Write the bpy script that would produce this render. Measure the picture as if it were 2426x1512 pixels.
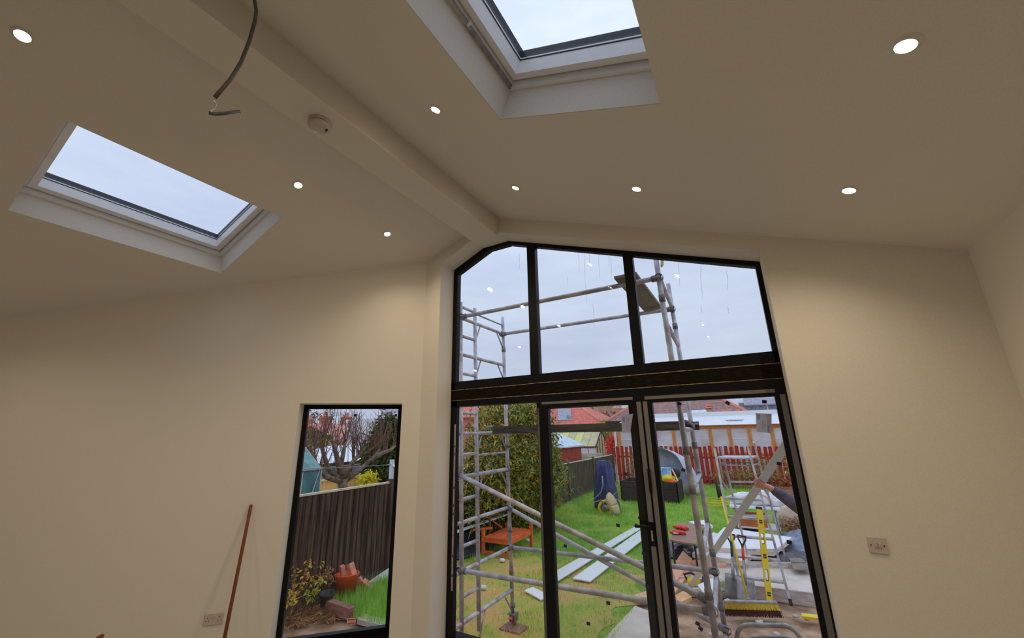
import bpy, bmesh, math, random
import numpy as np
from mathutils import Vector, Matrix, noise
random.seed(7); rng = np.random.default_rng(7)
SC = bpy.context.scene
for _o in list(bpy.data.objects): bpy.data.objects.remove(_o)
COL = SC.collection

# ------------------------------------------------------------------ camera
FPX, IW, IH = 938.53, 2426.0, 1512.0
PIT, ROL, YAW = math.radians(16.009), math.radians(-1.0899), math.radians(29.643)
CAMP = np.array([0.0, 0.0, 1.8])
def _rot():
    cy, sy = math.cos(YAW), math.sin(YAW)
    fw = np.array([-sy*math.cos(PIT), cy*math.cos(PIT), math.sin(PIT)])
    rt = np.array([cy, sy, 0.0]); up = np.cross(rt, fw)
    r2 = math.cos(ROL)*rt + math.sin(ROL)*up; u2 = -math.sin(ROL)*rt + math.cos(ROL)*up
    return r2, u2, fw
_r, _u, _f = _rot()
cam_d = bpy.data.cameras.new('camera'); cam = bpy.data.objects.new('camera', cam_d); COL.objects.link(cam)
cam_d.sensor_fit = 'HORIZONTAL'; cam_d.sensor_width = 36.0; cam_d.lens = FPX/IW*36.0
cam_d.clip_start = 0.02; cam_d.clip_end = 500
cam.matrix_world = Matrix(((_r[0], _u[0], -_f[0], 0), (_r[1], _u[1], -_f[1], 0), (_r[2], _u[2], -_f[2], 1.8), (0, 0, 0, 1)))
SC.camera = cam

# ------------------------------------------------------------------ world: overcast sky
W = bpy.data.worlds.new('overcast_sky'); SC.world = W; W.use_nodes = True
nt = W.node_tree; nt.nodes.clear()
wo = nt.nodes.new('ShaderNodeOutputWorld'); bg = nt.nodes.new('ShaderNodeBackground')
tc = nt.nodes.new('ShaderNodeTexCoord'); mp = nt.nodes.new('ShaderNodeMapping'); nz = nt.nodes.new('ShaderNodeTexNoise')
cr = nt.nodes.new('ShaderNodeValToRGB')
mp.inputs['Scale'].default_value = (1.0, 1.0, 4.0)
nz.inputs['Scale'].default_value = 2.2; nz.inputs['Detail'].default_value = 6; nz.inputs['Roughness'].default_value = 0.55
cr.color_ramp.elements[0].position = 0.32; cr.color_ramp.elements[0].color = (0.57, 0.645, 0.87, 1)
cr.color_ramp.elements[1].position = 0.68; cr.color_ramp.elements[1].color = (0.74, 0.825, 1.0, 1)
for a, b in ((tc.outputs['Generated'], mp.inputs['Vector']), (mp.outputs['Vector'], nz.inputs['Vector']),
             (nz.outputs['Fac'], cr.inputs['Fac']), (cr.outputs['Color'], bg.inputs['Color']), (bg.outputs['Background'], wo.inputs['Surface'])):
    nt.links.new(a, b)
# overcast sky: brighter towards the zenith
sx_ = nt.nodes.new('ShaderNodeSeparateXYZ'); gm = nt.nodes.new('ShaderNodeMath'); gm.operation = 'MULTIPLY_ADD'; gm.use_clamp = False
gm.inputs[1].default_value = .60; gm.inputs[2].default_value = .80; mx_ = nt.nodes.new('ShaderNodeMath'); mx_.operation = 'MAXIMUM'; mx_.inputs[1].default_value = 0.0
nt.links.new(tc.outputs['Generated'], sx_.inputs[0]); nt.links.new(sx_.outputs['Z'], mx_.inputs[0]); nt.links.new(mx_.outputs[0], gm.inputs[0]); nt.links.new(gm.outputs[0], bg.inputs['Strength'])
SC.view_settings.view_transform = 'Standard'; SC.view_settings.look = 'None'
SC.view_settings.gamma = 1.0; SC.view_settings.use_curve_mapping = False
SC.view_settings.exposure = 0.0
LAMP_W = 23.0
SC.cycles.max_bounces = 10; SC.cycles.diffuse_bounces = 5; SC.cycles.transparent_max_bounces = 24
SC.cycles.sample_clamp_indirect = 4.0

# ------------------------------------------------------------------ pixel helpers (a pixel gives a direction, a plane the distance)
def ray(px, py):
    return ((px-1213)/FPX)*_r - ((py-756)/FPX)*_u + _f
def onY(px, py, Y): d = ray(px, py); return CAMP + d*(Y/d[1])
def onX(px, py, X): d = ray(px, py); return CAMP + d*(X/d[0])
def onZ(px, py, Z): d = ray(px, py); return CAMP + d*((Z-1.8)/d[2])
def onP(px, py, n, p0):
    d = ray(px, py); n = np.array(n, float); return CAMP + d*(n @ (np.array(p0)-CAMP)/(n @ d))
ZG = -0.60                       # garden ground
def G(px, py, z=ZG): return onZ(px, py, z)

# ------------------------------------------------------------------ mesh builder
class MB:
    def __init__(s): s.v = []; s.f = []; s.sm = []
    def add(s, vs, fs, smooth=False):
        o = len(s.v); s.v += [tuple(map(float, p)) for p in vs]
        for q in fs: s.f.append(tuple(o+i for i in q)); s.sm.append(smooth)
        return s
    def box(s, c, sz, R=None):
        hx, hy, hz = sz[0]/2, sz[1]/2, sz[2]/2; c = Vector(c); vs = []
        for x in (-hx, hx):
            for y in (-hy, hy):
                for z in (-hz, hz):
                    p = Vector((x, y, z)); p = R @ p if R is not None else p; vs.append(c+p)
        return s.add(vs, [(0,1,3,2),(4,6,7,5),(0,4,5,1),(2,3,7,6),(0,2,6,4),(1,5,7,3)])
    def mm(s, a, b):
        return s.box([(a[i]+b[i])/2 for i in range(3)], [abs(b[i]-a[i]) for i in range(3)])
    def beam(s, p, q, w, h, up=(0,0,1)):
        p, q = Vector(p), Vector(q); d = (q-p); L = d.length; d.normalize()
        side = d.cross(Vector(up))
        if side.length < 1e-5: side = d.cross(Vector((1,0,0)))
        side.normalize(); u = side.cross(d)
        R = Matrix((side, d, u)).transposed()
        return s.box((p+q)/2, (w, L, h), R)
    def tube(s, p, q, r, n=10, r2=None, cap=True):
        return s.path([p, q], [r, r if r2 is None else r2], n, cap)
    def path(s, pts, r, n=8, cap=True):
        pts = [Vector(p) for p in pts]; m = len(pts)
        rs = r if isinstance(r, (list, tuple)) else [r]*m
        vs = []; prev = None
        for i in range(m):
            t = (pts[min(i+1, m-1)]-pts[max(i-1, 0)])
            if t.length < 1e-9: t = Vector((0,0,1))
            t.normalize()
            if prev is None:
                a = t.cross(Vector((0,0,1)))
                if a.length < 1e-3: a = t.cross(Vector((1,0,0)))
            else: a = prev - t*prev.dot(t)
            a.normalize(); prev = a; b = t.cross(a)
            for k in range(n):
                w = 2*math.pi*k/n; vs.append(pts[i]+(a*math.cos(w)+b*math.sin(w))*rs[i])
        fs = []
        for i in range(m-1):
            for k in range(n):
                k2 = (k+1) % n; fs.append((i*n+k, i*n+k2, (i+1)*n+k2, (i+1)*n+k))
        s.add(vs, fs, True)
        if cap:
            o = len(s.v)-m*n
            s.f.append(tuple(o+n-1-k for k in range(n))); s.sm.append(False)
            s.f.append(tuple(o+(m-1)*n+k for k in range(n))); s.sm.append(False)
        return s
    def lathe(s, prof, c, ax=(0,0,1), n=20, smooth=True):
        ax = Vector(ax).normalized(); a = ax.orthogonal().normalized(); b = ax.cross(a); c = Vector(c); vs = []
        for r, h in prof:
            for k in range(n):
                w = 2*math.pi*k/n; vs.append(c+ax*h+(a*math.cos(w)+b*math.sin(w))*max(r, 1e-5))
        fs = [(i*n+k, i*n+(k+1) % n, (i+1)*n+(k+1) % n, (i+1)*n+k) for i in range(len(prof)-1) for k in range(n)]
        return s.add(vs, fs, smooth)
    def prism(s, poly, ext):
        n = len(poly); e = Vector(ext); a = [Vector(p) for p in poly]; b = [p+e for p in a]
        fs = [tuple(range(n-1, -1, -1)), tuple(range(n, 2*n))]+[(i, (i+1) % n, n+(i+1) % n, n+i) for i in range(n)]
        return s.add(a+b, fs)
    def quad(s, *ps): return s.add(ps, [tuple(range(len(ps)))])
    def grid(s, fn, nu, nv, smooth=True):
        vs = [fn(i/nu, j/nv) for i in range(nu+1) for j in range(nv+1)]
        return s.add(vs, [(i*(nv+1)+j, (i+1)*(nv+1)+j, (i+1)*(nv+1)+j+1, i*(nv+1)+j+1) for i in range(nu) for j in range(nv)], smooth)
    def blob(s, c, sz, n=10, m=6, jit=0.0, seed=0):
        rr = random.Random(seed); c = Vector(c)
        def fn(u, v):
            th = 2*math.pi*u; ph = math.pi*v
            d = Vector((math.sin(ph)*math.cos(th), math.sin(ph)*math.sin(th), math.cos(ph)))
            k = 1+jit*noise.noise(d*2.3+Vector((seed*1.7, seed*.9, 0)))
            return c+Vector((d.x*sz[0]*k, d.y*sz[1]*k, d.z*sz[2]*k))
        return s.grid(fn, n, m)
    def mesh(s, name, off=(0,0,0)):
        me = bpy.data.meshes.new(name); o = Vector(off)
        me.from_pydata([Vector(p)-o for p in s.v], [], s.f); me.validate()
        if len(me.polygons) == len(s.sm): me.polygons.foreach_set('use_smooth', s.sm)
        bm = bmesh.new(); bm.from_mesh(me); bmesh.ops.recalc_face_normals(bm, faces=bm.faces); bm.to_mesh(me); bm.free()
        me.update(); return me

def base_of(o):                                   # world location of the thing a part belongs to
    v = Vector((0,0,0))
    while o is not None: v += o.location; o = o.parent
    return v
def obj(name, mb, mat, parent=None, label=None, cat=None, group=None, kind=None, bevel=0, solid=0):
    off = base_of(parent) if parent else Vector((0,0,0))
    org = Vector((0,0,0))
    if parent is None and mb.v:                   # origin at the base of a one-mesh thing
        a = np.array(mb.v); org = Vector((a[:,0].mean(), a[:,1].mean(), a[:,2].min()))
    me = mb.mesh(name, off+org); o = bpy.data.objects.new(name, me); COL.objects.link(o)
    o.location = org
    if parent: o.parent = parent
    if mat: me.materials.append(mat)
    if solid:
        m = o.modifiers.new('thick', 'SOLIDIFY'); m.thickness = solid; m.offset = 0
    if bevel:
        m = o.modifiers.new('bevel', 'BEVEL'); m.width = bevel; m.segments = 2; m.limit_method = 'ANGLE'
    tag(o, label, cat, group, kind); return o
def tag(o, label=None, cat=None, group=None, kind=None):
    for k, v in (('label', label), ('category', cat), ('group', group), ('kind', kind)):
        if v: o[k] = v
    return o
def thing(name, loc, label, cat, group=None, kind=None):
    o = bpy.data.objects.new(name, None); COL.objects.link(o); o.location = [float(x) for x in loc]; o.empty_display_size = .1
    return tag(o, label, cat, group, kind)
def share(src, loc, parent, rot=None, scale=None, name=None):          # copy of a part that shares its mesh
    c = src.copy(); COL.objects.link(c); c.parent = parent; c.location = loc
    if rot is not None: c.rotation_euler = rot
    if scale is not None: c.scale = scale
    return c

# ------------------------------------------------------------------ materials
def lin(c): return c/12.92 if c <= .04045 else ((c+.055)/1.055)**2.4
def S(r, g, b, k=1.0): return tuple(min(.9, lin(x/255)*k*1.5) for x in (r, g, b))+(1,)
def mat(name, c1, c2=None, scale=8.0, rough=.6, metal=0.0, bump=0.0, detail=5, stretch=(1,1,1), bscale=None, spec=.4, lo=.35, hi=.65, rnd=False):
    m = bpy.data.materials.new(name); m.use_nodes = True; N = m.node_tree.nodes; L = m.node_tree.links
    b = N['Principled BSDF']; b.inputs['Roughness'].default_value = rough; b.inputs['Metallic'].default_value = metal
    b.inputs['Specular IOR Level'].default_value = spec
    b.inputs['Base Color'].default_value = c1
    t = N.new('ShaderNodeTexCoord'); mp = N.new('ShaderNodeMapping'); mp.inputs['Scale'].default_value = stretch
    L.new(t.outputs['Object'], mp.inputs['Vector'])
    if rnd:
        oi = N.new('ShaderNodeObjectInfo'); ml = N.new('ShaderNodeVectorMath'); ml.operation = 'SCALE'; ml.inputs[0].default_value = (37, 23, 11)
        L.new(oi.outputs['Random'], ml.inputs['Scale']); L.new(ml.outputs['Vector'], mp.inputs['Location'])
    if c2:
        n = N.new('ShaderNodeTexNoise'); n.inputs['Scale'].default_value = scale; n.inputs['Detail'].default_value = detail
        r = N.new('ShaderNodeValToRGB'); r.color_ramp.elements[0].color = c1; r.color_ramp.elements[1].color = c2
        r.color_ramp.elements[0].position = lo; r.color_ramp.elements[1].position = hi
        L.new(mp.outputs['Vector'], n.inputs['Vector']); L.new(n.outputs['Fac'], r.inputs['Fac']); L.new(r.outputs['Color'], b.inputs['Base Color'])
    if bump:
        n2 = N.new('ShaderNodeTexNoise'); n2.inputs['Scale'].default_value = bscale or scale*3; n2.inputs['Detail'].default_value = 4
        bp = N.new('ShaderNodeBump'); bp.inputs['Strength'].default_value = bump; bp.inputs['Distance'].default_value = .01
        L.new(mp.outputs['Vector'], n2.inputs['Vector']); L.new(n2.outputs['Fac'], bp.inputs['Height']); L.new(bp.outputs['Normal'], b.inputs['Normal'])
    return m
def leafmat(name, c1, c2, trans=.3):
    m = mat(name, c1, c2, 6, .55); N = m.node_tree.nodes; L = m.node_tree.links; b = N['Principled BSDF']
    tr = N.new('ShaderNodeBsdfTranslucent'); mx = N.new('ShaderNodeMixShader'); mx.inputs[0].default_value = trans
    src = b.inputs['Base Color'].links[0].from_socket; L.new(src, tr.inputs['Color'])
    L.new(b.outputs[0], mx.inputs[1]); L.new(tr.outputs[0], mx.inputs[2]); L.new(mx.outputs[0], N['Material Output'].inputs['Surface'])
    return m
def glassmat(name, tint=(1,1,1,1), ior=1.45, rough=0.0):
    m = bpy.data.materials.new(name); m.use_nodes = True; N = m.node_tree.nodes; L = m.node_tree.links
    N.remove(N['Principled BSDF'])
    t = N.new('ShaderNodeBsdfTransparent'); t.inputs['Color'].default_value = tint
    g = N.new('ShaderNodeBsdfGlossy'); g.inputs['Roughness'].default_value = rough
    lw = N.new('ShaderNodeLayerWeight'); lw.inputs['Blend'].default_value = .5
    pw = N.new('ShaderNodeMath'); pw.operation = 'POWER'; pw.inputs[1].default_value = 5.0; L.new(lw.outputs['Facing'], pw.inputs[0])
    fr = N.new('ShaderNodeMath'); fr.operation = 'MULTIPLY_ADD'; fr.inputs[1].default_value = .92; fr.inputs[2].default_value = .022; L.new(pw.outputs[0], fr.inputs[0])
    mx = N.new('ShaderNodeMixShader'); L.new(fr.outputs[0], mx.inputs[0]); L.new(t.outputs[0], mx.inputs[1]); L.new(g.outputs[0], mx.inputs[2])
    L.new(mx.outputs[0], N['Material Output'].inputs['Surface']); return m
def emit(name, col, st):
    m = bpy.data.materials.new(name); m.use_nodes = True; b = m.node_tree.nodes['Principled BSDF']
    b.inputs['Base Color'].default_value = col; b.inputs['Emission Color'].default_value = col; b.inputs['Emission Strength'].default_value = st
    return m
M = {}
M['plaster'] = mat('off_white_paint', (.69, .655, .59, 1), (.77, .735, .67, 1), 260, .85, bump=.06, bscale=300, detail=2, spec=.15, lo=.3, hi=.7)
M['white'] = M['plaster']                     # reveals and shafts carry the same paint as walls and ceiling
M['gloss_white'] = mat('white_lacquer', (.80, .81, .82, 1), (.85, .86, .87, 1), 12, .35)
M['black'] = mat('black_powder_coat', (.004, .004, .005, 1), (.007, .007, .009, 1), 60, .4, spec=.18)
M['gasket'] = mat('black_gasket', (.012, .014, .02, 1), rough=.5)
M['greystrip'] = mat('grey_protective_tape', (.13, .13, .128, 1), (.19, .19, .185, 1), 320, .8, detail=2)
M['steeltape'] = mat('steel_keep', (.55, .54, .52, 1), (.4, .39, .38, 1), 30, .35, .7)
M['glass'] = glassmat('clear_glass', (.97, .985, .98, 1))
M['dark_timber'] = mat('dark_membrane', (.005, .004, .0035, 1), (.016, .012, .008, 1), 14, .8, bump=.2, stretch=(1, 1, 6), spec=.06)
M['sealant'] = mat('old_sealant', (.35, .30, .22, 1), (.08, .07, .05, 1), 18, .8)
M['concrete_floor'] = mat('screed', (.42, .40, .37, 1), (.50, .48, .44, 1), 5, .8)
M['lampwhite'] = mat('bezel_white', (.72, .68, .62, 1), rough=.35)
M['lens'] = emit('lamp_lens', (1.0, .80, .50, 1), 120.0)
M['plastic'] = mat('white_plastic', (.52, .45, .42, 1), (.56, .49, .45, 1), 40, .4)
M['darkhole'] = mat('dark_hole', (.02, .015, .012, 1), rough=.8)  # shade inside slots and holes put into the colour; screws, test button also dark
M['cable'] = mat('grey_cable', (.09, .085, .08, 1), (.12, .11, .10, 1), 30, .6)
M['copper'] = mat('bare_wire', (.35, .30, .27, 1), rough=.4, metal=.6)
M['handle_wood'] = mat('brown_wood', S(118, 62, 28, .55), S(146, 82, 40, .55), 9, .5, stretch=(8, 8, 1), bump=.1)
M['alu'] = mat('scaffold_aluminium', (.40, .37, .40, 1), (.72, .69, .72, 1), 9, .45, .3, bump=.12, bscale=90)
M['galv'] = mat('galvanised_steel', (.30, .28, .27, 1), (.50, .47, .45, 1), 14, .5, .4, bump=.1)
M['clamp'] = mat('cast_coupler', (.20, .18, .18, 1), (.34, .31, .32, 1), 22, .55, .4)
M['rubber'] = mat('black_rubber', (.02, .02, .022, 1), rough=.6)
# ================================================================== THE ROOM
D, DO, FRM, ZF = 3.30, 3.65, 3.54, -0.10      # inner face, outer face, frame plane of the door wall; floor level
KL, KR = .345, .374                            # roof pitches
def ceilL(x): return 3.795+KL*(x+3.036)
def ceilR(x): return 4.072-KR*(x+2.035)
NL = Vector((-KL, 0, 1)).normalized(); NR = Vector((KR, 0, 1)).normalized()
CW = Vector((-3.036, 3.3, 0)); CS = Vector((-math.sqrt(.5), -math.sqrt(.5), 0)); CN = Vector((-math.sqrt(.5), math.sqrt(.5), 0))   # canted wall: corner, run, outward
def cw(s, z, d=0.0): return CW+CS*s+CN*d+Vector((0, 0, z))

mb = MB().mm((-6.2, -3.6, ZF-.15), (-3.25, 3.2, ZF)); mb = MB()
mb.prism([(-6.1, -3.5, ZF), (1.5, -3.5, ZF), (1.5, 3.62, ZF), (-3.1, 3.62, ZF), (-6.1, .5, ZF)], (0, 0, -.2))
obj('floor', mb, M['concrete_floor'], label='grey screed floor of the extension', kind='structure')

# door wall with the gable opening
OL, OR = -2.818, .285
mb = MB()
def px(poly): mb.prism([(x, D, z) for x, z in poly], (0, DO-D, 0))
px([(-3.12, -.75), (OL, -.75), (OL, ceilL(OL)+.1), (-3.12, ceilL(-3.12)+.1)])
px([(OL, 3.715), (-2.385, 3.897), (-2.385, ceilL(-2.385)+.1), (OL, ceilL(OL)+.1)])
px([(-2.385, 3.9), (-2.035, 3.9), (-2.035, 4.25), (-2.385, 4.25)])
px([(-2.035, 3.9), (OR, 3.085), (OR, ceilR(OR)+.1), (-2.035, ceilR(-2.035)+.1)])
px([(OR, -.75), (1.6, -.75), (1.6, ceilR(1.6)+.1), (OR, ceilR(OR)+.1)])
px([(OL, -.75), (OR, -.75), (OR, ZF-.02), (OL, ZF-.02)])
obj('wall_front', mb, M['plaster'], label='cream plastered wall around the glazed doors and gable window', kind='structure')

# canted wall with the tall window
WS0, WS1, WZ0, WZ1, WT = .19, 1.19, -.06, 2.125, .32
mb = MB()
def cpr(poly): mb.prism([cw(s, z) for s, z in poly], CN*WT)
def ctop(s): return ceilL(cw(s, 0).x)+.1
cpr([(0, -.75), (WS0, -.75), (WS0, ctop(WS0)), (0, ctop(0))])
cpr([(WS0, WZ1), (WS1, WZ1), (WS1, ctop(WS1)), (WS0, ctop(WS0))])
cpr([(WS0, -.75), (WS1, -.75), (WS1, WZ0), (WS0, WZ0)])
cpr([(WS1, -.75), (4.3, -.75), (4.3, ctop(4.3)), (WS1, ctop(WS1))])
obj('wall_left', mb, M['plaster'], label='cream plastered angled wall holding the tall narrow window', kind='structure')
mb = MB().prism([(1.32, D+.1, -.3), (1.32, -3.6, -.3), (1.32, -3.6, ceilR(1.32)+.1), (1.32, D+.1, ceilR(1.32)+.1)], (.3, 0, 0))
obj('wall_right', mb, M['plaster'], label='cream plastered side wall right of the light switch', kind='structure')
mb = MB().prism([(-5.95, .5, -.3), (-5.95, -3.6, -.3), (-5.95, -3.6, ceilL(-5.95)+.1), (-5.95, .5, ceilL(-5.95)+.1)], (-.25, 0, 0))
obj('wall_far_left', mb, M['plaster'], label='cream plastered side wall beyond the socket', kind='structure')
mb = MB().prism([(-6.2, -3.3, -.3), (1.6, -3.3, -.3), (1.6, -3.3, ceilR(1.6)+.1), (-2.03, -3.3, 4.17), (-2.35, -3.3, 4.13), (-6.2, -3.3, ceilL(-6.2)+.1)], (0, -.3, 0))
obj('wall_rear', mb, M['plaster'], label='cream plastered rear gable wall facing the glazed doors', kind='structure')

# ceilings with skylight holes
def slab(polys, h, N, th=.32):
    m = MB()
    for p in polys: m.prism([(x, y, h(x)) for x, y in p], N*th)
    return m
LX0, LX1, LY0, LY1 = -4.281, -3.337, .378, 1.733
RX0, RX1, RY0, RY1 = -1.0645, -.1315, .405, 1.771
mbL = slab([[(LX1, -3.6), (-2.3, -3.6), (-2.3, 3.65), (-3.13, 3.65), (LX1, 3.42)],
            [(LX0, LY1), (LX1, LY1), (LX1, 3.42), (LX0, 2.479)], [(LX0, -3.6), (LX1, -3.6), (LX1, LY0), (LX0, LY0)],
            [(-6.25, -3.6), (LX0, -3.6), (LX0, 2.479), (-6.25, .51)]], ceilL, NL)
obj('ceiling', mbL, M['plaster'], label='cream sloping ceiling on the smoke alarm side of the ridge', kind='structure')
mbR = slab([[(-2.08, -3.6), (RX0, -3.6), (RX0, 3.65), (-2.08, 3.65)], [(RX0, RY1), (RX1, RY1), (RX1, 3.65), (RX0, 3.65)],
            [(RX0, -3.6), (RX1, -3.6), (RX1, RY0), (RX0, RY0)], [(RX1, -3.6), (1.62, -3.6), (1.62, 3.65), (RX1, 3.65)]], ceilR, NR)
obj('ceiling', mbR, M['plaster'], label='cream sloping ceiling between ridge beam and right wall', kind='structure')
mb = MB().mm((-2.345, -3.6, 3.85), (-2.035, 3.31, 4.6))
obj('trim_1', mb, M['plaster'], label='boxed-in ridge beam running along the top of the ceiling', kind='structure', bevel=.006)

# ---------------------------------------------------------------- skylights
def skylight(nm, x0, x1, y0, y1, h, N, label, rails):
    root = thing(nm, ((x0+x1)/2, (y0+y1)/2, h((x0+x1)/2)), label, 'skylight', None, 'structure')
    def P(x, y, d): return Vector((x, y, h(x)))+N*d
    k = math.sqrt(1+KL*KL)
    def ring(m, i0, i1, d0, d1):               # rectangular ring between insets i0 and i1, depths d0..d1
        a = [(x0+i0/k, y0+i0), (x1-i0/k, y0+i0), (x1-i0/k, y1-i0), (x0+i0/k, y1-i0)]
        b = [(x0+i1/k, y0+i1), (x1-i1/k, y0+i1), (x1-i1/k, y1-i1), (x0+i1/k, y1-i1)]
        for j in range(4):
            j2 = (j+1) % 4; m.prism([P(*a[j], d0), P(*a[j2], d0), P(*b[j2], d0), P(*b[j], d0)], N*(d1-d0))
        return m
    obj('shaft_lining', ring(MB(), -.012, .004, .002, .215), M['white'], root)
    fr = obj('frame', ring(MB(), -.02, .027, .20, .40), M['gloss_white'], root)
    sa = obj('sash', ring(MB(), .033, .088, .245, .345), M['gloss_white'], root)
    obj('sash_lip', ring(MB(), .05, .09, .235, .25), M['gloss_white'], sa)
    obj('gasket', ring(MB(), .084, .0915, .3265, .3325), M['gasket'], sa)
    obj('pane', MB().prism([P(x0+.09, y0+.09, .33), P(x1-.09, y0+.09, .33), P(x1-.09, y1-.09, .33), P(x0+.09, y1-.09, .33)], N*.02), M['glass'], root)
    obj('flashing', ring(MB(), -.14, .075, .352, .41), M['gasket'], root)
    if rails:
        for xs in (x0+.016, x1-.016):
            obj('side_rail', MB().tube(P(xs, y0+.04, .212), P(xs, y1-.02, .212), .016, 10), M['galv'], root)
        obj('rail_bracket', MB().box(P(x0+.035, 1.28, .212), (.02, .012, .03)), M['gloss_white'], root)
    return root
skylight('window_1', LX0, LX1, LY0, LY1, ceilL, NL, 'white framed roof window in the slope with the smoke alarm', False)
skylight('window_2', RX0, RX1, RY0, RY1, ceilR, NR, 'white framed roof window with a grey side rail in the other slope', True)

# ---------------------------------------------------------------- gable window above the doors
gw = thing('window_3', (-1.27, FRM, 2.26), 'black framed gable window of three panes above the doors', 'window', None, 'structure')
Y0, Y1 = FRM, FRM+.07
def rz(x): return 3.9-.3513*(x+2.035)         # right rake of the opening
def lz(x): return 3.715+.42*(x-OL)
mb = MB()
def fp(poly, m=None, y0=Y0, y1=Y1): (m or mb).prism([(x, y0, z) for x, z in poly], (0, y1-y0, 0))
fp([(OL-.01, 2.262), (OL+.062, 2.262), (OL+.062, 3.66), (OL-.01, 3.74)])
fp([(OL-.01, 3.74), (OL+.062, 3.655), (-2.30, 3.853), (-2.385, 3.92)])
fp([(-2.385, 3.92), (-2.30, 3.853), (-2.03, 3.853), (-2.02, 3.92)])
fp([(-2.02, 3.92), (-2.03, 3.853), (.25, rz(.25)-.05), (OR+.01, rz(OR)+.01)])
fp([(.245, 2.262), (OR+.01, 2.262), (OR+.01, rz(OR)+.01), (.245, rz(.245)-.04)])
fp([(OL-.01, 2.262), (OR+.01, 2.262), (OR+.01, 2.357), (OL-.01, 2.357)])
obj('frame', mb, M['black'], gw, bevel=.004)
obj('mullion', MB().mm((-1.812, Y0-.004, 2.35), (-1.716, Y1, rz(-1.76)-.02)), M['black'], gw, bevel=.004)
obj('mullion', MB().mm((-.79, Y0-.004, 2.35), (-.704, Y1, rz(-.745)-.02)), M['black'], gw, bevel=.004)
for poly in ([(-2.77, 2.34), (-1.80, 2.34), (-1.80, rz(-1.8)-.03), (-2.03, 3.87), (-2.29, 3.87), (-2.77, 3.66)],
             [(-1.73, 2.34), (-.78, 2.34), (-.78, rz(-.78)-.03), (-1.73, rz(-1.73)-.03)],
             [(-.715, 2.34), (.26, 2.34), (.26, rz(.26)-.03), (-.715, rz(-.715)-.03)]):
    m2 = MB(); fp(poly, m2, FRM+.022, FRM+.05); obj('pane', m2, M['glass'], gw)
M['drip'] = mat('dried_drip', (.22, .21, .22, 1), (.45, .44, .46, 1), 60, .8)
rd = random.Random(11)
for px_, p0, p1 in ((1344, 655, 680), (1370, 592, 650), (1383, 590, 720), (1396, 595, 640), (1418, 600, 660), (1441, 590, 632), (1446, 605, 665), (1607, 615, 680), (1659, 620, 708), (1661, 722, 742), (1722, 640, 688), (1725, 727, 742), (1230, 600, 640), (1405, 720, 775)):
    q_ = [Vector(onY(px_+(y_-p0)*.05+rd.uniform(-1, 1), y_, FRM+.0212)) for y_ in np.linspace(p0, p1, 6)]
    obj('drip_mark', MB().path(q_, [.0004, .0008, .0010, .0006, .0009, .0003], 4), M['drip'], gw)
lt = thing('trim_2', (-1.27, FRM, 2.15), 'dark membrane-wrapped beam between gable window and door head', 'lintel', None, 'structure')
obj('beam', MB().mm((OL-.01, FRM+.0, 2.148), (OR+.01, FRM+.11, 2.264)), M['dark_timber'], lt)
obj('sealant_line', MB().path([(OL, FRM-.002, 2.263), (-1.9, FRM-.002, 2.262), (-1.75, FRM-.003, 2.266), (-1.2, FRM-.002, 2.262), (-.4, FRM-.002, 2.264), (OR, FRM-.002, 2.263)], .0045, 5), M['sealant'], lt)
obj('sealant_line', MB().path([(OL, FRM-.002, 2.149), (-1.9, FRM-.002, 2.151), (-1.0, FRM-.003, 2.149), (-.3, FRM-.002, 2.151), (OR, FRM-.002, 2.15)], .004, 5), M['sealant'], lt)

rv = MB()
for a_, b_ in (((OL, ZF), (OL, 3.715)), ((OL, 3.715), (-2.385, 3.9)), ((-2.385, 3.9), (-2.035, 3.9)), ((-2.035, 3.9), (OR, 3.085)), ((OR, 3.085), (OR, ZF))):
    p_, q_ = Vector((a_[0], 0, a_[1])), Vector((b_[0], 0, b_[1])); n_ = Vector((0, 1, 0)).cross(q_-p_).normalized()
    if n_.dot(Vector((-1.27, 0, 2.0))-p_) < 0: n_ = -n_
    rv.prism([(p_.x, D+.001, p_.z), (q_.x, D+.001, q_.z), (q_.x, FRM, q_.z), (p_.x, FRM, p_.z)], n_*.004)
obj('trim_4', rv, M['white'], label='painted plaster reveal around the doors and gable window', kind='structure')
# ---------------------------------------------------------------- glazed doors
dr = thing('door_1', (-1.27, FRM, ZF), 'black aluminium three panel glazed doors with the end panel slid open', 'door', None, 'structure')
fr = obj('frame', MB().mm((OL-.01, FRM, ZF-.02), (-2.73, FRM+.05, 2.15)).mm((.283, FRM, ZF-.02), (OR+.03, FRM+.13, 2.15))
         .mm((OL-.01, FRM, 2.085), (OR+.03, FRM+.13, 2.15)).mm((OL-.01, FRM-.01, ZF-.03), (OR+.03, FRM+.16, ZF+.03)), M['black'], dr)
obj('lock_keep', MB().mm((-2.755, FRM-.003, .33), (-2.735, FRM+.001, 1.9)), M['steeltape'], fr)
for z in (.45, .62, 1.0, 1.08, 1.25, 1.58, 1.66): obj('keep_slot', MB().mm((-2.750, FRM-.0045, z), (-2.740, FRM-.002, z+.025)), M['darkhole'], fr)
def leaf(x0, x1, y, zt, glass, strips):
    z0 = ZF+.03; m = MB(); t = .062
    g0, g1 = glass
    m.mm((x0, y, z0), (g0, y+t, zt)).mm((g1, y, z0), (x1, y+t, zt)).mm((g0, y, zt-.062), (g1, y+t, zt)).mm((g0, y, z0), (g1, y+t, z0+.085))
    lf = obj('leaf', m, M['black'], dr, bevel=.003)
    obj('pane', MB().mm((g0-.012, y+.016, z0+.07), (g1+.012, y+.044, zt-.05)), M['glass'], lf)
    for a, b, c, d in strips: obj('protective_strip', MB().mm((a, y-.002, c), (b, y+.002, d)), M['greystrip'], lf)
    return lf
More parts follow.
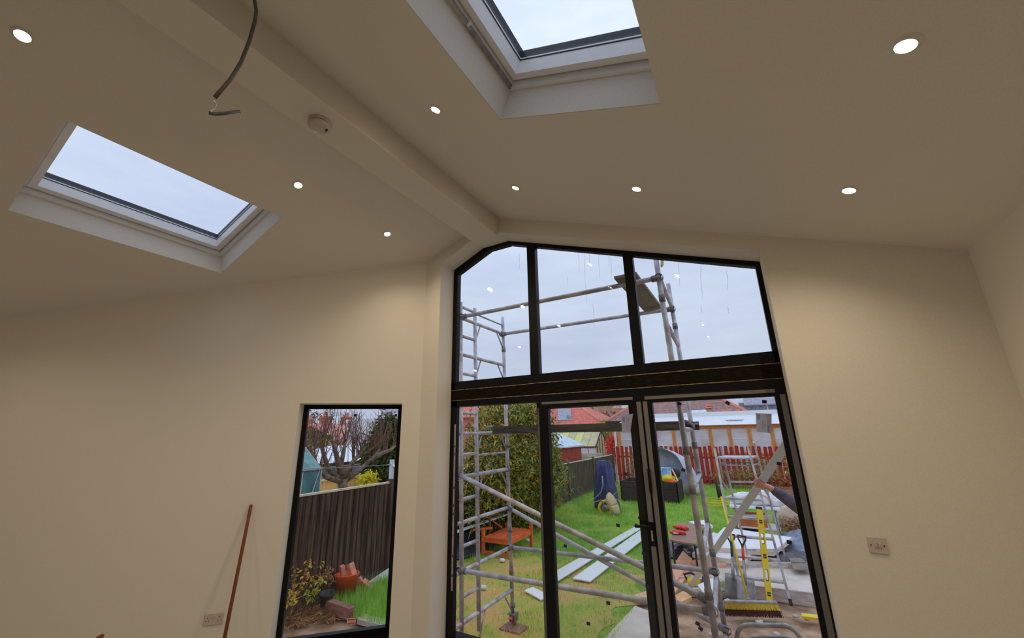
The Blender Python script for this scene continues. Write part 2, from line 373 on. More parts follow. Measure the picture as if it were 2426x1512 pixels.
l3 = leaf(-.757, .283, FRM+.0, 2.085, (-.675, .202), [(-.749, -.713, ZF+.05, 2.035), (-.73, .21, 2.05, 2.076), (.234, .269, ZF+.05, 2.035)])
l2 = leaf(-1.735, -.759, FRM+.0, 2.085, (-1.641, -.822), [(-.802, -.765, ZF+.05, .93), (-.802, -.765, 1.10, 2.035), (-1.70, -.83, 2.056, 2.078)])
l1 = leaf(-1.79, -.80, FRM+.066, 2.08, (-1.70, -.89), [(-1.785, -1.75, ZF+.05, 2.03)])
obj('lock_plate', MB().mm((-.806, FRM-.006, .93), (-.762, FRM+.002, 1.10)), M['black'], l2)
obj('lever_handle', MB().path([(-.785, FRM-.002, 1.075), (-.785, FRM-.05, 1.075), (-.80, FRM-.055, 1.075), (-.90, FRM-.055, 1.07)], .011, 8), M['black'], l2)
obj('lever_handle', MB().path([(-.81, FRM+.066, 1.10), (-.81, FRM+.115, 1.10), (-.83, FRM+.12, 1.10), (-.91, FRM+.12, 1.10)], .011, 8), M['black'], l2)
obj('key_cylinder', MB().mm((-.79, FRM-.012, .965), (-.777, FRM, 1.04)), M['steeltape'], l2)
obj('pull_grip', MB().mm((-.765, FRM-.03, 1.32), (-.745, FRM+.001, 1.50)), M['black'], l3, bevel=.006)

# ---------------------------------------------------------------- tall narrow window
tw = thing('window_4', cw(.69, WZ0, .2), 'black framed tall narrow window in the angled wall', 'window', None, 'structure')
m = MB()
def cbx(m, s0, s1, z0, z1, d0, d1): m.prism([cw(s0, z0, d0), cw(s1, z0, d0), cw(s1, z1, d0), cw(s0, z1, d0)], CN*(d1-d0))
cbx(m, WS0-.005, WS0+.042, WZ0, WZ1, .2, .27); cbx(m, WS1-.048, WS1+.005, WZ0, WZ1, .2, .27)
cbx(m, WS0, WS1, 2.08, WZ1+.005, .2, .27); cbx(m, WS0, WS1, WZ0, .012, .2, .27)
obj('frame', m, M['black'], tw, bevel=.004)
m = MB(); cbx(m, WS0+.03, WS1-.035, 0, 2.09, .222, .25); obj('pane', m, M['glass'], tw)
m = MB(); cbx(m, WS0, WS1, WZ0-.01, WZ0+.012, .0, .2); obj('sill_board', m, M['black'], tw)
m = MB(); cbx(m, WS1-.003, WS1+.01, WZ0, WZ1, .001, .2); cbx(m, WS0-.01, WS0+.003, WZ0, WZ1, .001, .2); cbx(m, WS0, WS1, WZ1-.003, WZ1+.01, .001, .2)
obj('reveal_lining', m, M['white'], tw)

# ---------------------------------------------------------------- downlights
def downlight(x, y, h, N, label, lamp='lamp'):
    p = Vector((x, y, h(x))); dn = -N
    t = thing('recessed_downlight', p, label, 'ceiling light', 'downlights set into the sloping ceiling')
    obj('bezel', MB().lathe([(.030, .012), (.034, .004), (.043, .0035), (.046, -.001), (.046, -.004)], p, dn, 28), M['lampwhite'], t)
    obj('lens', MB().lathe([(.0, .010), (.012, .0094), (.022, .0072), (.028, .004), (.031, .0)], p+dn*.0015, dn, 24), M['lens'], t)
    ld = bpy.data.lights.new(lamp, 'SPOT'); ld.energy = LAMP_W; ld.color = (1.0, .81, .58); ld.spot_size = math.radians(150); ld.spot_blend = .9
    ld.shadow_soft_size = .012
    lo = bpy.data.objects.new(lamp, ld); COL.objects.link(lo); lo.parent = t
    lo.location = dn*.024; lo.rotation_mode = 'QUATERNION'; lo.rotation_quaternion = Vector((0, 0, -1)).rotation_difference(dn)
LL, RR_ = (ceilL, NL), (ceilR, NR)
for x, y, hn, lab in ((-2.945, .111, LL, 'lit downlight on the inner side of the slope holding the dangling cable'),
                      (-2.948, 1.613, LL, 'lit downlight between the smoke alarm and the corner of the roof window below it'),
                      (-2.957, 2.596, LL, 'lit downlight on the slope above the tall narrow window'),
                      (-1.458, 1.606, RR_, 'lit downlight between ridge beam and the roof window with grey rail'),
                      (-1.427, 2.619, RR_, 'lit downlight close to the ridge beam over the gable window'),
                      (-.43, 2.604, RR_, 'lit downlight midway over the gable window past the roof window corner'),
                      (.682, 2.585, RR_, 'lit downlight above the plastered wall with the light switch'),
                      (.671, 1.594, RR_, 'lit downlight nearest the right wall beside the roof window')):
    downlight(x, y, hn[0], hn[1], lab)
# four more of the same lamps behind and beside the camera, where their reflections in the gable glass place them
for x, y, hn, lab, nm_ in ((-3.85, .10, LL, 'lit downlight just behind the roof window in the smoke alarm slope', 'lamp_side_offscreen'),
                           (-4.97, .09, LL, 'lit downlight low on the smoke alarm slope near the side wall', 'lamp_low_offscreen'),
                           (-.385, .10, RR_, 'lit downlight just behind the roof window with grey rail', 'lamp_overhead_offscreen'),
                           (-.39, -.90, RR_, 'lit downlight second behind the roof window with grey rail', 'lamp_rear_offscreen')):
    downlight(x, y, hn[0], hn[1], lab, nm_)

# ---------------------------------------------------------------- smoke alarm, cable, switch, socket, pole
p = Vector((-2.205, 1.29, 3.85)); dn = Vector((0, 0, -1))
t = thing('smoke_alarm', p, 'round white smoke alarm on the underside of the ridge beam', 'smoke alarm')
obj('base', MB().lathe([(.0, 0), (.073, 0), (.073, .018), (.066, .02)], p, dn, 32), M['plastic'], t)
obj('slot', MB().lathe([(.066, .018), (.066, .026)], p, dn, 32), M['darkhole'], t)
obj('cover', MB().lathe([(.070, .025), (.072, .03), (.068, .042), (.05, .047), (.0, .049)], p, dn, 32), M['plastic'], t)
obj('test_button', MB().lathe([(.0, .052), (.008, .052), (.009, .046)], p+Vector((.028, .035, 0)), dn, 12), M['darkhole'], t)
obj('vent_hole', MB().lathe([(.0, .050), (.004, .050), (.004, .046)], p+Vector((.006, .044, 0)), dn, 8), M['darkhole'], t)

def cp(px_, py_, z): return onZ(px_, py_, z)
CA = onZ(600, -95, 3.85); cn_ = (CA[0], CA[1], 0)
def cb_(a, b, o=0.0): return tuple(onP(a, b, cn_, CA+np.array([CA[0], CA[1], 0])*o))
t = thing('hanging_cable', CA, 'grey cable dangling from the ridge beam with stripped bent end', 'cable')
obj('sheath', MB().path([tuple(CA+np.array([0, 0, .01])), tuple(CA-np.array([0, 0, .03]))]+[cb_(a, b) for a, b in ((598, -40), (602, -5), (607, 25), (604, 50), (590, 100), (570, 150), (545, 190), (510, 230))], .0075, 8), M['cable'], t)
obj('bare_core', MB().path([cb_(a, b) for a, b in ((510, 230), (508, 236), (513, 246), (508, 256), (494, 266), (497, 269))], .0028, 6), M['copper'], t)
obj('cable_end', MB().path([cb_(a, b) for a, b in ((494, 267), (505, 270), (530, 269), (568, 264))], .0065, 8), M['cable'], t)

sx, sz = .546, 1.13
t = thing('light_switch', (sx, D, sz-.043), 'double light switch plate on the wall right of the doors', 'switch')
obj('plate', MB().mm((sx-.043, D-.009, sz-.043), (sx+.043, D+.002, sz+.043)), M['plastic'], t, bevel=.003)
for k in (-1, 1): obj('rocker', MB().box((sx+k*.009, D-.012, sz+.002), (.015, .008, .026), Matrix.Rotation(.15, 3, 'X')), M['plastic'], t, bevel=.0015)
for k in (-1, 1): obj('screw', MB().lathe([(0, .0105), (.0035, .0105), (.004, .008)], (sx+k*.03, D, sz), (0, -1, 0), 10), M['darkhole'], t)

ss, sz = 1.640, .322
t = thing('wall_socket', cw(ss, sz-.043, 0), 'double power socket low on the angled wall beside the wooden pole', 'socket')
def cb(m, s, z, ws, wz, d): m.prism([cw(s-ws/2, z-wz/2, .002), cw(s+ws/2, z-wz/2, .002), cw(s+ws/2, z+wz/2, .002), cw(s-ws/2, z+wz/2, .002)], CN*(-d)); return m
obj('plate', cb(MB(), ss, sz, .146, .086, .011), M['plastic'], t, bevel=.003)
for k in (-1, 1):
    obj('rocker', cb(MB(), ss+k*.008, sz+.018, .011, .018, .016), M['plastic'], t, bevel=.001)
    obj('earth_slot', cb(MB(), ss+k*.045, sz+.012, .004, .008, .0125), M['darkhole'], t)
    for j in (-1, 1): obj('pin_slot', cb(MB(), ss+k*.045+j*.011, sz-.010, .007, .004, .0125), M['darkhole'], t)

top = cw(1.475, 1.215, -.02); bot = cw(1.56, ZF, -.40)
top = onP(595, 1196, -CN, cw(0, 0, -.018)); d2 = onP(532, 1511, -CN, cw(0, 0, -.30))
dv = (Vector(d2)-Vector(top)); k = (ZF-top[2])/dv.z; bot = Vector(top)+dv*k
t = thing('wooden_pole', bot, 'brown wooden broom pole leaning on the angled wall by the socket', 'pole')
m = MB().path([bot, Vector(top)-dv.normalized()*-.012, top], [.0135, .0135, .011], 14)
obj('shaft', m, M['handle_wood'], t)
b2 = Vector(onP(238, 1506, -CN, cw(0, 0, -.55)))
t = thing('timber_offcut', (b2.x, b2.y, ZF), 'brown timber offcut standing on end near the angled wall', 'wood')
obj('plank', MB().beam((b2.x-.06, b2.y-.05, ZF), b2, .045, .02), M['handle_wood'], t)
# ================================================================== THE GARDEN: ground
M['soil'] = mat('bare_soil', S(112, 86, 66, 1.0), S(170, 140, 114, 1.0), 3.5, .95, bump=.6, bscale=22, detail=8)
M['turf'] = mat('lawn_turf', S(84, 112, 38, 1.2), S(150, 140, 72, 1.15), .9, .95, bump=.5, bscale=40, detail=8, lo=.42, hi=.66)
M['grass'] = leafmat('grass_blades', S(92, 142, 44, 1.45), S(150, 178, 84, 1.4), .35)
M['drygrass'] = leafmat('dry_grass_blades', S(176, 156, 96, 1.35), S(206, 190, 130, 1.3), .25)
M['concrete'] = mat('pale_concrete', S(176, 164, 152, .95), S(196, 184, 172, .95), 3, .9, bump=.2, bscale=40)
M['shutter'] = mat('grey_shutter_board', S(150, 142, 138), S(186, 176, 170), 6, .8, stretch=(1, 6, 6))
def gz(x, y): return ZG+.03*noise.noise(Vector((x*.7, y*.7, 0)))
mb = MB().grid(lambda u, v: (-70+140*u, -14+113*v**1.4, ZG-.07+.02*noise.noise(Vector((80*u, 80*v, 3)))), 40, 60)
obj('ground', mb, M['soil'], label='bare brown soil of the garden outside the doors', kind='structure')
mb = MB().grid(lambda u, v: (lambda x, y: (x, y, gz(x, y)+.0))(-5.98+6.2*u, 4.5+16*v), 30, 70)
lawn_poly = [(-6.02, 4.75), (-5.15, 4.33), (-4.4, 4.4), (-1.75, 4.6), (-1.78, 6.3), (-1.9, 7.4), (-1.75, 9.5), (-1.2, 10.6), (.3, 12.6), (.6, 20.8), (-6.02, 20.8)]
def inpoly(x, y, P):
    c = False; j = len(P)-1
    for i in range(len(P)):
        if (P[i][1] > y) != (P[j][1] > y) and x < (P[j][0]-P[i][0])*(y-P[i][1])/(P[j][1]-P[i][1])+P[i][0]: c = not c
        j = i
    return c
def lawn(u, v):
    y = 4.35+16.3*v**1.3
    x0 = -6.0; xr = -1.78 if y < 8 else (-1.78+(y-8)*.5 if y < 12.5 else .47)
    if y < 4.9: x0 = -6.0+(4.9-y)*1.4
    x = x0+(xr+.12*noise.noise(Vector((y*1.5, 0, 0)))-x0)*u
    return (x, y, ZG-.02+.03*noise.noise(Vector((x*.9, y*.9, 5))))
obj('lawn', MB().grid(lawn, 60, 110), M['turf'], label='rough garden lawn with worn straw-coloured patches', kind='structure')
M['worn'] = mat('worn_straw_turf', S(170, 132, 84, 1.05), S(138, 140, 64, 1.05), 1.6, .95, bump=.5, bscale=40, detail=8, lo=.40, hi=.62)
def worn(u, v):
    y = 4.55+(3.3+1.0*noise.noise(Vector((u*6, 2, 4))))*v; x = -4.9+.35*noise.noise(Vector((v*5, 1, 1)))+(3.0+.3*noise.noise(Vector((v*5, 7, 1))))*u
    return (x, y, ZG-.012+.03*noise.noise(Vector((x*.9, y*.9, 5))))
obj('worn_turf', MB().grid(worn, 34, 34), M['worn'], label='worn straw-coloured patch of lawn below the scaffold', kind='structure')
# blades of grass
def blades(n, fn, hmin, hmax, w):
    vs = np.zeros((n*3, 3)); k = 0
    while k < n:
        x, y, sc = fn()
        if x is None: continue
        a = rng.random()*6.283; h = (hmin+(hmax-hmin)*rng.random())*sc; l = h*.5*(rng.random()-.2)
        z = ZG-.02+.03*noise.noise(Vector((x*.9, y*.9, 5)))-.01
        c, s_ = math.cos(a), math.sin(a); b = rng.random()*6.283
        vs[k*3] = (x-c*w*sc, y-s_*w*sc, z); vs[k*3+1] = (x+c*w*sc, y+s_*w*sc, z); vs[k*3+2] = (x+math.cos(b)*l, y+math.sin(b)*l, z+h)
        k += 1
    m = MB(); m.v = [tuple(p) for p in vs]; m.f = [(3*i, 3*i+1, 3*i+2) for i in range(n)]; m.sm = [False]*n
    return m
def build_fast(name, m, mt, **kw):
    me = bpy.data.meshes.new(name); me.from_pydata(m.v, [], m.f); me.materials.append(mt); o = bpy.data.objects.new(name, me); COL.objects.link(o)
    return tag(o, **kw)
def pg_main():
    y = 4.4+16.2*rng.random()**1.7; x = -6+6.5*rng.random()
    if not inpoly(x, y, lawn_poly): return None, None, None
    k = noise.noise(Vector((x*.8, y*.8, 9)))
    if k > -.05-.0*y and y < 7.6+1.2*noise.noise(Vector((x*.9, 3, 1))) and rng.random() < .8: return None, None, None
    return x, y, 1+.04*(y-4)
def gb(n, fn, a, b, w, mt, lab): tag(build_fast('grass', blades(n, fn, a, b, w), mt), lab, 'grass', None, 'stuff')
gb(60000, pg_main, .03, .085, .006, M['grass'], 'short green grass growing over the lawn')
def pg_dry():
    y = 4.4+4.2*rng.random()**1.2; x = -5.2+3.6*rng.random()
    if not inpoly(x, y, lawn_poly) or noise.noise(Vector((x*.8, y*.8, 9))) < -.25: return None, None, None
    return x, y, 1
gb(22000, pg_dry, .02, .06, .005, M['drygrass'], 'straw-coloured worn grass on the lawn in front of the doors')
def pg_tuft():
    x = -5.75+1.3*rng.random(); y = 4.35+1.5*rng.random()
    if y < 4.3+(x+5.75)*-.0 or y < 4.42 and x < -5.1: return None, None, None
    return x, y, 1
gb(5000, pg_tuft, .08, .26, .006, M['grass'], 'long tufty green grass beside the orange bucket')

# concrete base with timber shuttering, path strip
sl = thing('concrete_base', (-.1, 8.4, ZG), 'pale concrete base edged with timber boards', 'concrete slab')
obj('slab', MB().prism([(-1.75, 7.15, ZG-.05), (2.6, 8.75, ZG-.05), (3.3, 11.2, ZG-.05), (-1.15, 9.35, ZG-.05)], (0, 0, .10)), M['concrete'], sl)
a, b = G(1660, 1392), G(1935, 1428); d = (b-a)/np.linalg.norm(b-a)
obj('edge_board', MB().beam(a-d*.3+np.array([0, 0, .035]), b+d*1.2+np.array([0, 0, .035]), .035, .17), M['shutter'], sl)
a, b = G(1722, 1350), G(1915, 1356); d = (b-a)/np.linalg.norm(b-a)
obj('edge_board', MB().beam(a-d*.5+np.array([0, 0, .06]), b+d*1.0+np.array([0, 0, .06]), .035, .16), M['shutter'], sl)
obj('path_strip', MB().prism([(-1.95, 4.7, ZG-.04), (-1.42, 4.7, ZG-.04), (-1.42, 6.35, ZG-.04), (-1.78, 6.5, ZG-.04)], (0, 0, .05)), M['concrete'],
    label='pale concrete path strip between lawn and soil', cat='path')

# ================================================================== SCAFFOLD TOWER
LEAN = -.025
st = thing('scaffold_tower', (-1.8, 4.6, ZG), 'aluminium mobile scaffold tower standing outside the doors', 'scaffold')
XL, XR_, YA, YB, YC, YD = -3.05, -.47, 3.97, 4.11, 4.44, 5.21
def T(x, y, z): return Vector((x+LEAN*z, y, z))
TR = .0255
def post(x, y, z0, z1): return obj('post', MB().tube(T(x, y, z0), T(x, y, z1), TR, 12), M['alu'], st)
for x, y, z0, z1 in ((XL, YA, -.34, 3.58), (XL, YD, -.40, 3.58), (XR_, YA, -.34, 3.75), (XR_-.06, YD, -.40, 3.62)): 
    po = post(x, y, z0, z1)
    for z in (.02, .52, 1.30, 1.62, 2.35, 3.05):
        obj('collar', MB().tube(T(x, y, z-.035), T(x, y, z+.035), TR+.005, 12), M['clamp'], po)
for y in (YB, YC): post(XL, y, -.38, 3.52)
for z in (-.2, .3, .8, 1.3, 1.8, 2.3, 2.8, 3.3):
    obj('rung', MB().tube(T(XL, YA, z), T(XL, YD, z), .0225, 12), M['alu'], st)
    if z != 2.3: obj('rung', MB().tube(T(XR_, YA, z), T(XR_-.06, YD, z), .0225, 12), M['alu'], st)
for z in (.05, .55, 1.05, 1.55, 2.05, 2.55, 3.05, 3.46):
    obj('ladder_rung', MB().tube(T(XL, YB, z), T(XL, YC, z), .020, 12), M['alu'], st)
def strut(p, q, r=.010): obj('knee_brace', MB().tube(p, q, r, 8), M['galv'], st)
for z in (-.2, 1.3, 1.8, 2.8, 3.3):
    strut(T(XL, YD-.2, z), T(XL, YD, z-.26)); strut(T(XL, YC+.14, z), T(XL, YC, z-.26))
strut(T(XL, YC, 3.44), T(XL, YD, 3.44), .012)
obj('rung', MB().tube(T(XL, YC, 1.53), T(XL, YD, 1.53), .012, 8), M['alu'], st)
def brace(p, q, nm='brace'):
    o = obj(nm, MB().tube(p, q, TR, 12), M['alu'], st)
    d = (q-p).normalized()
    for e, s_ in ((p, 1), (q, -1)):
        obj('coupler', MB().tube(e-d*.02*s_, e+d*.07*s_, TR+.009, 12).lathe([(.040, -.03), (.045, 0), (.040, .03)], e, (0, 1, 0), 14), M['clamp'], o)
yo = .055
brace(T(XL+.02, YB-.05, .33), T(XR_, YA+yo, .38)); brace(T(XL, YD-.04, .31), T(XR_-.06, YD-yo, .36))
brace(T(XL+.02, YA, 1.36), T(XR_-.02, YA+yo, .46)); brace(T(XL, YD-.03, .80), T(XR_-.04, YD-yo, -.16))
brace(T(XL+.02, YB, 3.31), T(XR_, YA+.0, 3.27), 'guard_rail'); brace(T(XL, YD-.03, 3.29), T(XR_-.06, YD-.03, 3.27), 'guard_rail')
M['platform'] = mat('dark_platform_beam', S(48, 44, 40), S(78, 72, 66), 5, .6, .1, bump=.2, stretch=(1, 6, 6))
M['ply'] = mat('weathered_plywood', S(112, 104, 94, .8), S(142, 132, 118, .8), 5, .8, stretch=(1, 5, 1))
pf = obj('platform', MB().mm((XL+.02, 4.72, 1.85), (XR_-.02, 5.16, 1.87)), M['ply'], st)
obj('platform_beam', MB().mm((XL+.05, 4.68, 1.79), (XR_-.13, 4.72, 1.885)), M['platform'], pf)
obj('platform_beam', MB().mm((XL+.05, 5.16, 1.79), (XR_-.02, 5.20, 1.885)), M['platform'], pf)
for x, y in ((XL, 4.70), (XR_-.02, 4.70), (XL, 5.18), (XR_-.05, 5.18)):
    obj('hook', MB().path([T(x-.02+ (.1 if x < -2 else -.1), y, 1.86), T(x+(.03 if x < -2 else -.03), y, 1.885), T(x, y, 1.868), T(x-(.035 if x < -2 else -.035), y, 1.84), T(x-(.03 if x < -2 else -.03), y, 1.80)], .016, 8), M['clamp'], pf)
M['pinkwheel'] = mat('caster_polyurethane', S(150, 70, 78), S(176, 96, 100), 12, .5)
for x, y in ((XL, YA), (XL, YD), (XR_, YA), (XR_-.06, YD)):
    b = T(x, y, ZG); ca = obj('caster', MB().tube(b+Vector((0, 0, .13)), b+Vector((0, 0, .30)), .018, 10).box(b+Vector((0, 0, .135)), (.11, .11, .012))
        .box(b+Vector((-.035, .02, .09)), (.008, .10, .10)).box(b+Vector((.035, .02, .09)), (.008, .10, .10)).tube(b+Vector((0, 0, .20)), b+Vector((0, 0, .25)), .034, 12), M['clamp'], st)
    obj('wheel', MB().lathe([(.0, -.022), (.05, -.022), (.065, -.016), (.068, 0), (.065, .016), (.05, .022), (.0, .022)], b+Vector((0, .035, .068)), (1, 0, 0), 20), M['pinkwheel'], ca)
    obj('brake_pedal', MB().box(b+Vector((0, -.05, .105)), (.05, .06, .012), Matrix.Rotation(.5, 3, 'X')), M['pinkwheel'], ca)
# planks and scraps on the tower
q = [onZ(a, b, 3.33) for a, b in ((1500, 648), (1531, 645), (1578, 728), (1548, 733))]
t = obj('scaffold_plank', MB().prism([(-.98, 3.9, 3.325), (-.75, 3.9, 3.325), (-.74, 5.35, 3.325), (-.97, 5.35, 3.325)], (0, 0, .03)), M['ply'],
        label='weathered board lying across the top guard rails of the scaffold', cat='plank')
c = T(XR_, YA, 3.60)
M['timberscrap'] = mat('torn_timber_scrap', S(178, 130, 80), S(226, 196, 150), 14, .8)
mb = MB().beam(c+Vector((.05, .03, -.2)), c+Vector((.10, .05, .22)), .07, .015).beam(c+Vector((.045, .03, -.05)), c+Vector((.16, .04, .12)), .05, .012).beam(c+Vector((.04, .03, .05)), c+Vector((.05, .04, .25)), .06, .012)
obj('timber_scrap', mb, M['timberscrap'], label='splintered orange timber scraps tied to the scaffold post top', cat='wood')
M['yellowrag'] = mat('stained_yellow_cloth', S(196, 140, 40), S(120, 128, 120), 20, .9)
obj('rag', MB().grid(lambda u, v: (-.70+.27*u, FRM+.09+.10*v, 2.352+.035*math.sin(math.pi*v)*(.6+.6*noise.noise(Vector((u*7, v*4, 1))))), 16, 6), M['yellowrag'],
    label='stained yellow rag lying on the outer sill of the gable window', cat='rag')
obj('trim_3', MB().mm((OL, FRM+.06, 2.26), (OR, FRM+.22, 2.352)), M['black'], label='black outer sill under the gable window', kind='structure')
# ================================================================== FENCES
M['fence_dark'] = mat('dark_fence_board', S(40, 28, 25), S(100, 76, 64), 3, .85, stretch=(8, 8, .5), bump=.5, bscale=14, detail=8, lo=.38, hi=.72, rnd=True)
M['fence_grey'] = mat('weathered_fence_board', S(56, 50, 44), S(104, 92, 80), 4, .85, stretch=(9, 9, .6), bump=.4, bscale=14, rnd=True)
M['cap'] = mat('pale_capping_rail', S(176, 160, 142), S(204, 190, 172), 6, .8, stretch=(4, 1, 4))
FX = -6.06
fe = thing('board_fence', (FX, 12, ZG), 'dark brown close board fence along the side of the garden', 'fence')
FZ = lambda y: .945 if y < 9.0 else .68
bd = MB().prism([(-.012, -.062, 0), (.012, -.062, 0), (.004, .062, 0), (-.012, .062, 0)], (0, 0, 1.66))
proto = {}
yy = 3.3; i = 0
fz0, fz1 = 0, 0
while yy < 20.6:
    dark = yy < 9.0; key = (dark, i % 2)
    nm = 'board'; top = 1.04 if dark else .98-.02*(yy-12)/8
    loc = (0, 0, 0)
    if key not in proto:
        m = MB().prism([(-.012, -.056, 0), (.026, -.056, 0), (.034, -.045, 0), (.006, .064, 0), (-.012, .064, 0)], (0, 0, FZ(yy)-.02-ZG-.10))
        me = m.mesh('board'); me.materials.append(M['fence_dark'] if dark else M['fence_grey'])
        o = bpy.data.objects.new('board', me); COL.objects.link(o); o.parent = fe; proto[key] = o
    else:
        o = proto[key].copy(); COL.objects.link(o); o.parent = fe
    o.location = (random.uniform(-.004, .004), yy-12, .10+random.uniform(-.008, .008)); o.rotation_euler = (random.uniform(-.004, .004), 0, 0)
    yy += .112; i += 1
obj('gravel_board', MB().mm((FX-.015, 3.3, ZG-.05), (FX+.02, 20.6, ZG+.12)), M['fence_grey'], fe)
obj('capping', MB().beam((FX, 3.3, .94), (FX, 9.0, .93), .065, .03), M['cap'], fe); obj('capping', MB().beam((FX, 9.0, .67), (FX, 20.6, .66), .065, .03), M['cap'], fe)
for y in (3.5, 5.86, 9.0, 11.9, 14.6, 17.4, 20.4): obj('post', MB().mm((FX-.01, y-.05, ZG), (FX+.075, y+.05, FZ(y)+.05)), M['fence_dark'] if y < 10 else M['fence_grey'], fe)

M['red_paint'] = mat('red_fence_paint', S(112, 26, 18, 1.1), S(156, 44, 30, 1.1), 4, .75, stretch=(5, 5, 1), bump=.2)
pf_ = thing('picket_fence', (-2, 20.9, ZG), 'dark red painted picket fence across the end of the garden', 'fence')
me = MB().prism([(-.07, 0, 0), (.07, 0, 0), (.07, 0, 1.56), (.045, 0, 1.6), (-.045, 0, 1.6), (-.07, 0, 1.56)], (0, .022, 0)).mesh('picket'); me.materials.append(M['red_paint'])
x = -5.9
while x < 8.5:
    o = bpy.data.objects.new('picket', me); COL.objects.link(o); o.parent = pf_; o.location = (x+2+random.uniform(-.01, .01), random.uniform(-.004, .004), .05+random.uniform(-.03, .02)); o.rotation_euler = (0, random.uniform(-.012, .012), 0)
    x += .212
for z in (-.3, .55): obj('rail', MB().mm((-6, 20.92, z-.045), (8.6, 20.96, z+.045)), M['red_paint'], pf_)
for x in (-5.9, -3.9, -1.9, .1, 2.1, 4.1, 6.1, 8.1): obj('post', MB().mm((x-.05, 20.95, ZG), (x+.05, 21.03, .95)), M['red_paint'], pf_)

# ================================================================== LONG GLAZED LEAN-TO BEHIND THE RED FENCE
M['orange_timber'] = mat('orange_stained_timber', S(196, 118, 48, .9), S(212, 142, 72, .9), 5, .6, stretch=(3, 3, 1))
M['polycarb'] = mat('milky_polycarbonate', S(176, 168, 166), S(206, 202, 204), 1.3, .25)
M['polyroof'] = mat('white_polycarbonate_roof', S(196, 196, 200, 1.0), S(214, 214, 218, 1.0), 3, .3)
lt_ = thing('lean_to', (-1, 22.2, ZG), 'long orange timber lean-to glazed with milky sheets behind the red fence', 'greenhouse')
YL = 22.0
zb = 1.83
xs = [float(onY(px_, 1030, YL)[0]) for px_ in (1466, 1510, 1552, 1596, 1640, 1683, 1729, 1776, 1830, 1880)]+[4.0, 5.2, 6.4, 7.6]
obj('head_beam', MB().mm((xs[0]-.05, YL-.06, zb-.02), (8, YL+.06, zb+.16)), M['orange_timber'], lt_)
obj('lower_beam', MB().mm((xs[0]-.05, YL-.05, .62), (8, YL+.05, .72)), M['orange_timber'], lt_)
obj('side_board', MB().mm((xs[0]-.24, YL-.05, ZG), (xs[0]-.12, YL+.05, zb)), M['polyroof'], lt_)
for i, x in enumerate(xs):
    obj('post', MB().mm((x-.07, YL-.07, ZG), (x+.07, YL+.07, zb)), M['orange_timber'], lt_)
    if i+1 < len(xs):
        x2 = xs[i+1]; obj('wall_sheet', MB().mm((x, YL-.01, ZG+.1), (x2, YL+.01, zb)), M['polycarb'], lt_)
        if i % 2 == 0: obj('shelf_bar', MB().mm((x+.08, YL-.02, 1.30), (x2-.08, YL-.012, 1.35)), M['polyroof'], lt_)
xx = xs[0]-.2; w = (8-xx)/13
for i in range(13):
    a, b = xx+i*w, xx+(i+1)*w-.02
    obj('roof_sheet', MB().prism([(a, YL-.25, zb+.13), (b, YL-.25, zb+.13), (b, YL+2.4, zb+.62), (a, YL+2.4, zb+.62)], (0, 0, .02)), M['polyroof'], lt_)
    obj('glazing_bar', MB().beam((b+.01, YL-.25, zb+.15), (b+.01, YL+2.4, zb+.645), .035, .02), M['gloss_white'], lt_)
for px_ in (1720, ):
    a = onY(1720, 1000, YL+.9); obj('roof_vent', MB().prism([(a[0], YL+.7, zb+.36), (a[0]+.75, YL+.7, zb+.36), (a[0]+.75, YL+1.5, zb+.50), (a[0], YL+1.5, zb+.50)], (0, 0, .05)), M['polyroof'], lt_)
obj('wall_plate', MB().mm((xs[0]-.2, YL+2.35, zb+.45), (8, YL+2.45, zb+.85)), M['gloss_white'], lt_)
obj('back_wall', MB().mm((xs[0]-.2, YL+2.4, ZG), (8, YL+2.5, zb+.5)), M['polycarb'], lt_)

# ================================================================== SMALL BUILDINGS BEYOND THE SIDE FENCE
M['pink_tile'] = mat('faded_pink_tile', S(186, 122, 114, .85), S(200, 146, 134, .85), 3, .85)
M['red_timber'] = mat('red_shed_timber', S(128, 48, 34), S(160, 70, 50), 4, .8, stretch=(1, 1, 8), bump=.3)
M['felt_blue'] = mat('pale_blue_roof_felt', S(168, 186, 204), S(196, 208, 220), 3, .8)
M['tan_sheet'] = mat('tan_roof_sheet', S(170, 160, 122), S(186, 178, 140), 4, .6)
M['olive_sheet'] = mat('olive_roof_sheet', S(186, 184, 112), S(200, 198, 130), 4, .6)
M['dark_frame'] = mat('dark_brown_frame', S(60, 44, 36), S(84, 64, 52), 8, .7)
M['pale_panel'] = mat('pale_wall_panel', S(186, 188, 196), S(214, 216, 222), 3, .5)
M['brickred'] = mat('far_brick', S(150, 88, 70), S(178, 116, 94), 9, .9)
ys = 15.5
a, b = onY(1300, 1100, ys), onY(1341, 1100, ys); xr = b[0]; zt = onY(1341, 1060, ys)[2]
sh = thing('garden_shed', (xr-1.0, ys+.8, ZG), 'red timber shed with pale blue roof beyond the side fence', 'shed')
obj('wall', MB().mm((xr-2.1, ys, ZG), (xr, ys+1.8, zt)), M['red_timber'], sh)
for k in range(14): obj('cladding_board', MB().mm((xr-2.12, ys-.018, ZG+.12+k*.15), (xr+.02, ys, ZG+.255+k*.15)), M['red_timber'], sh) if ZG+.255+k*.15 < zt else None
zr = onY(1310, 1030, ys+.9)[2]
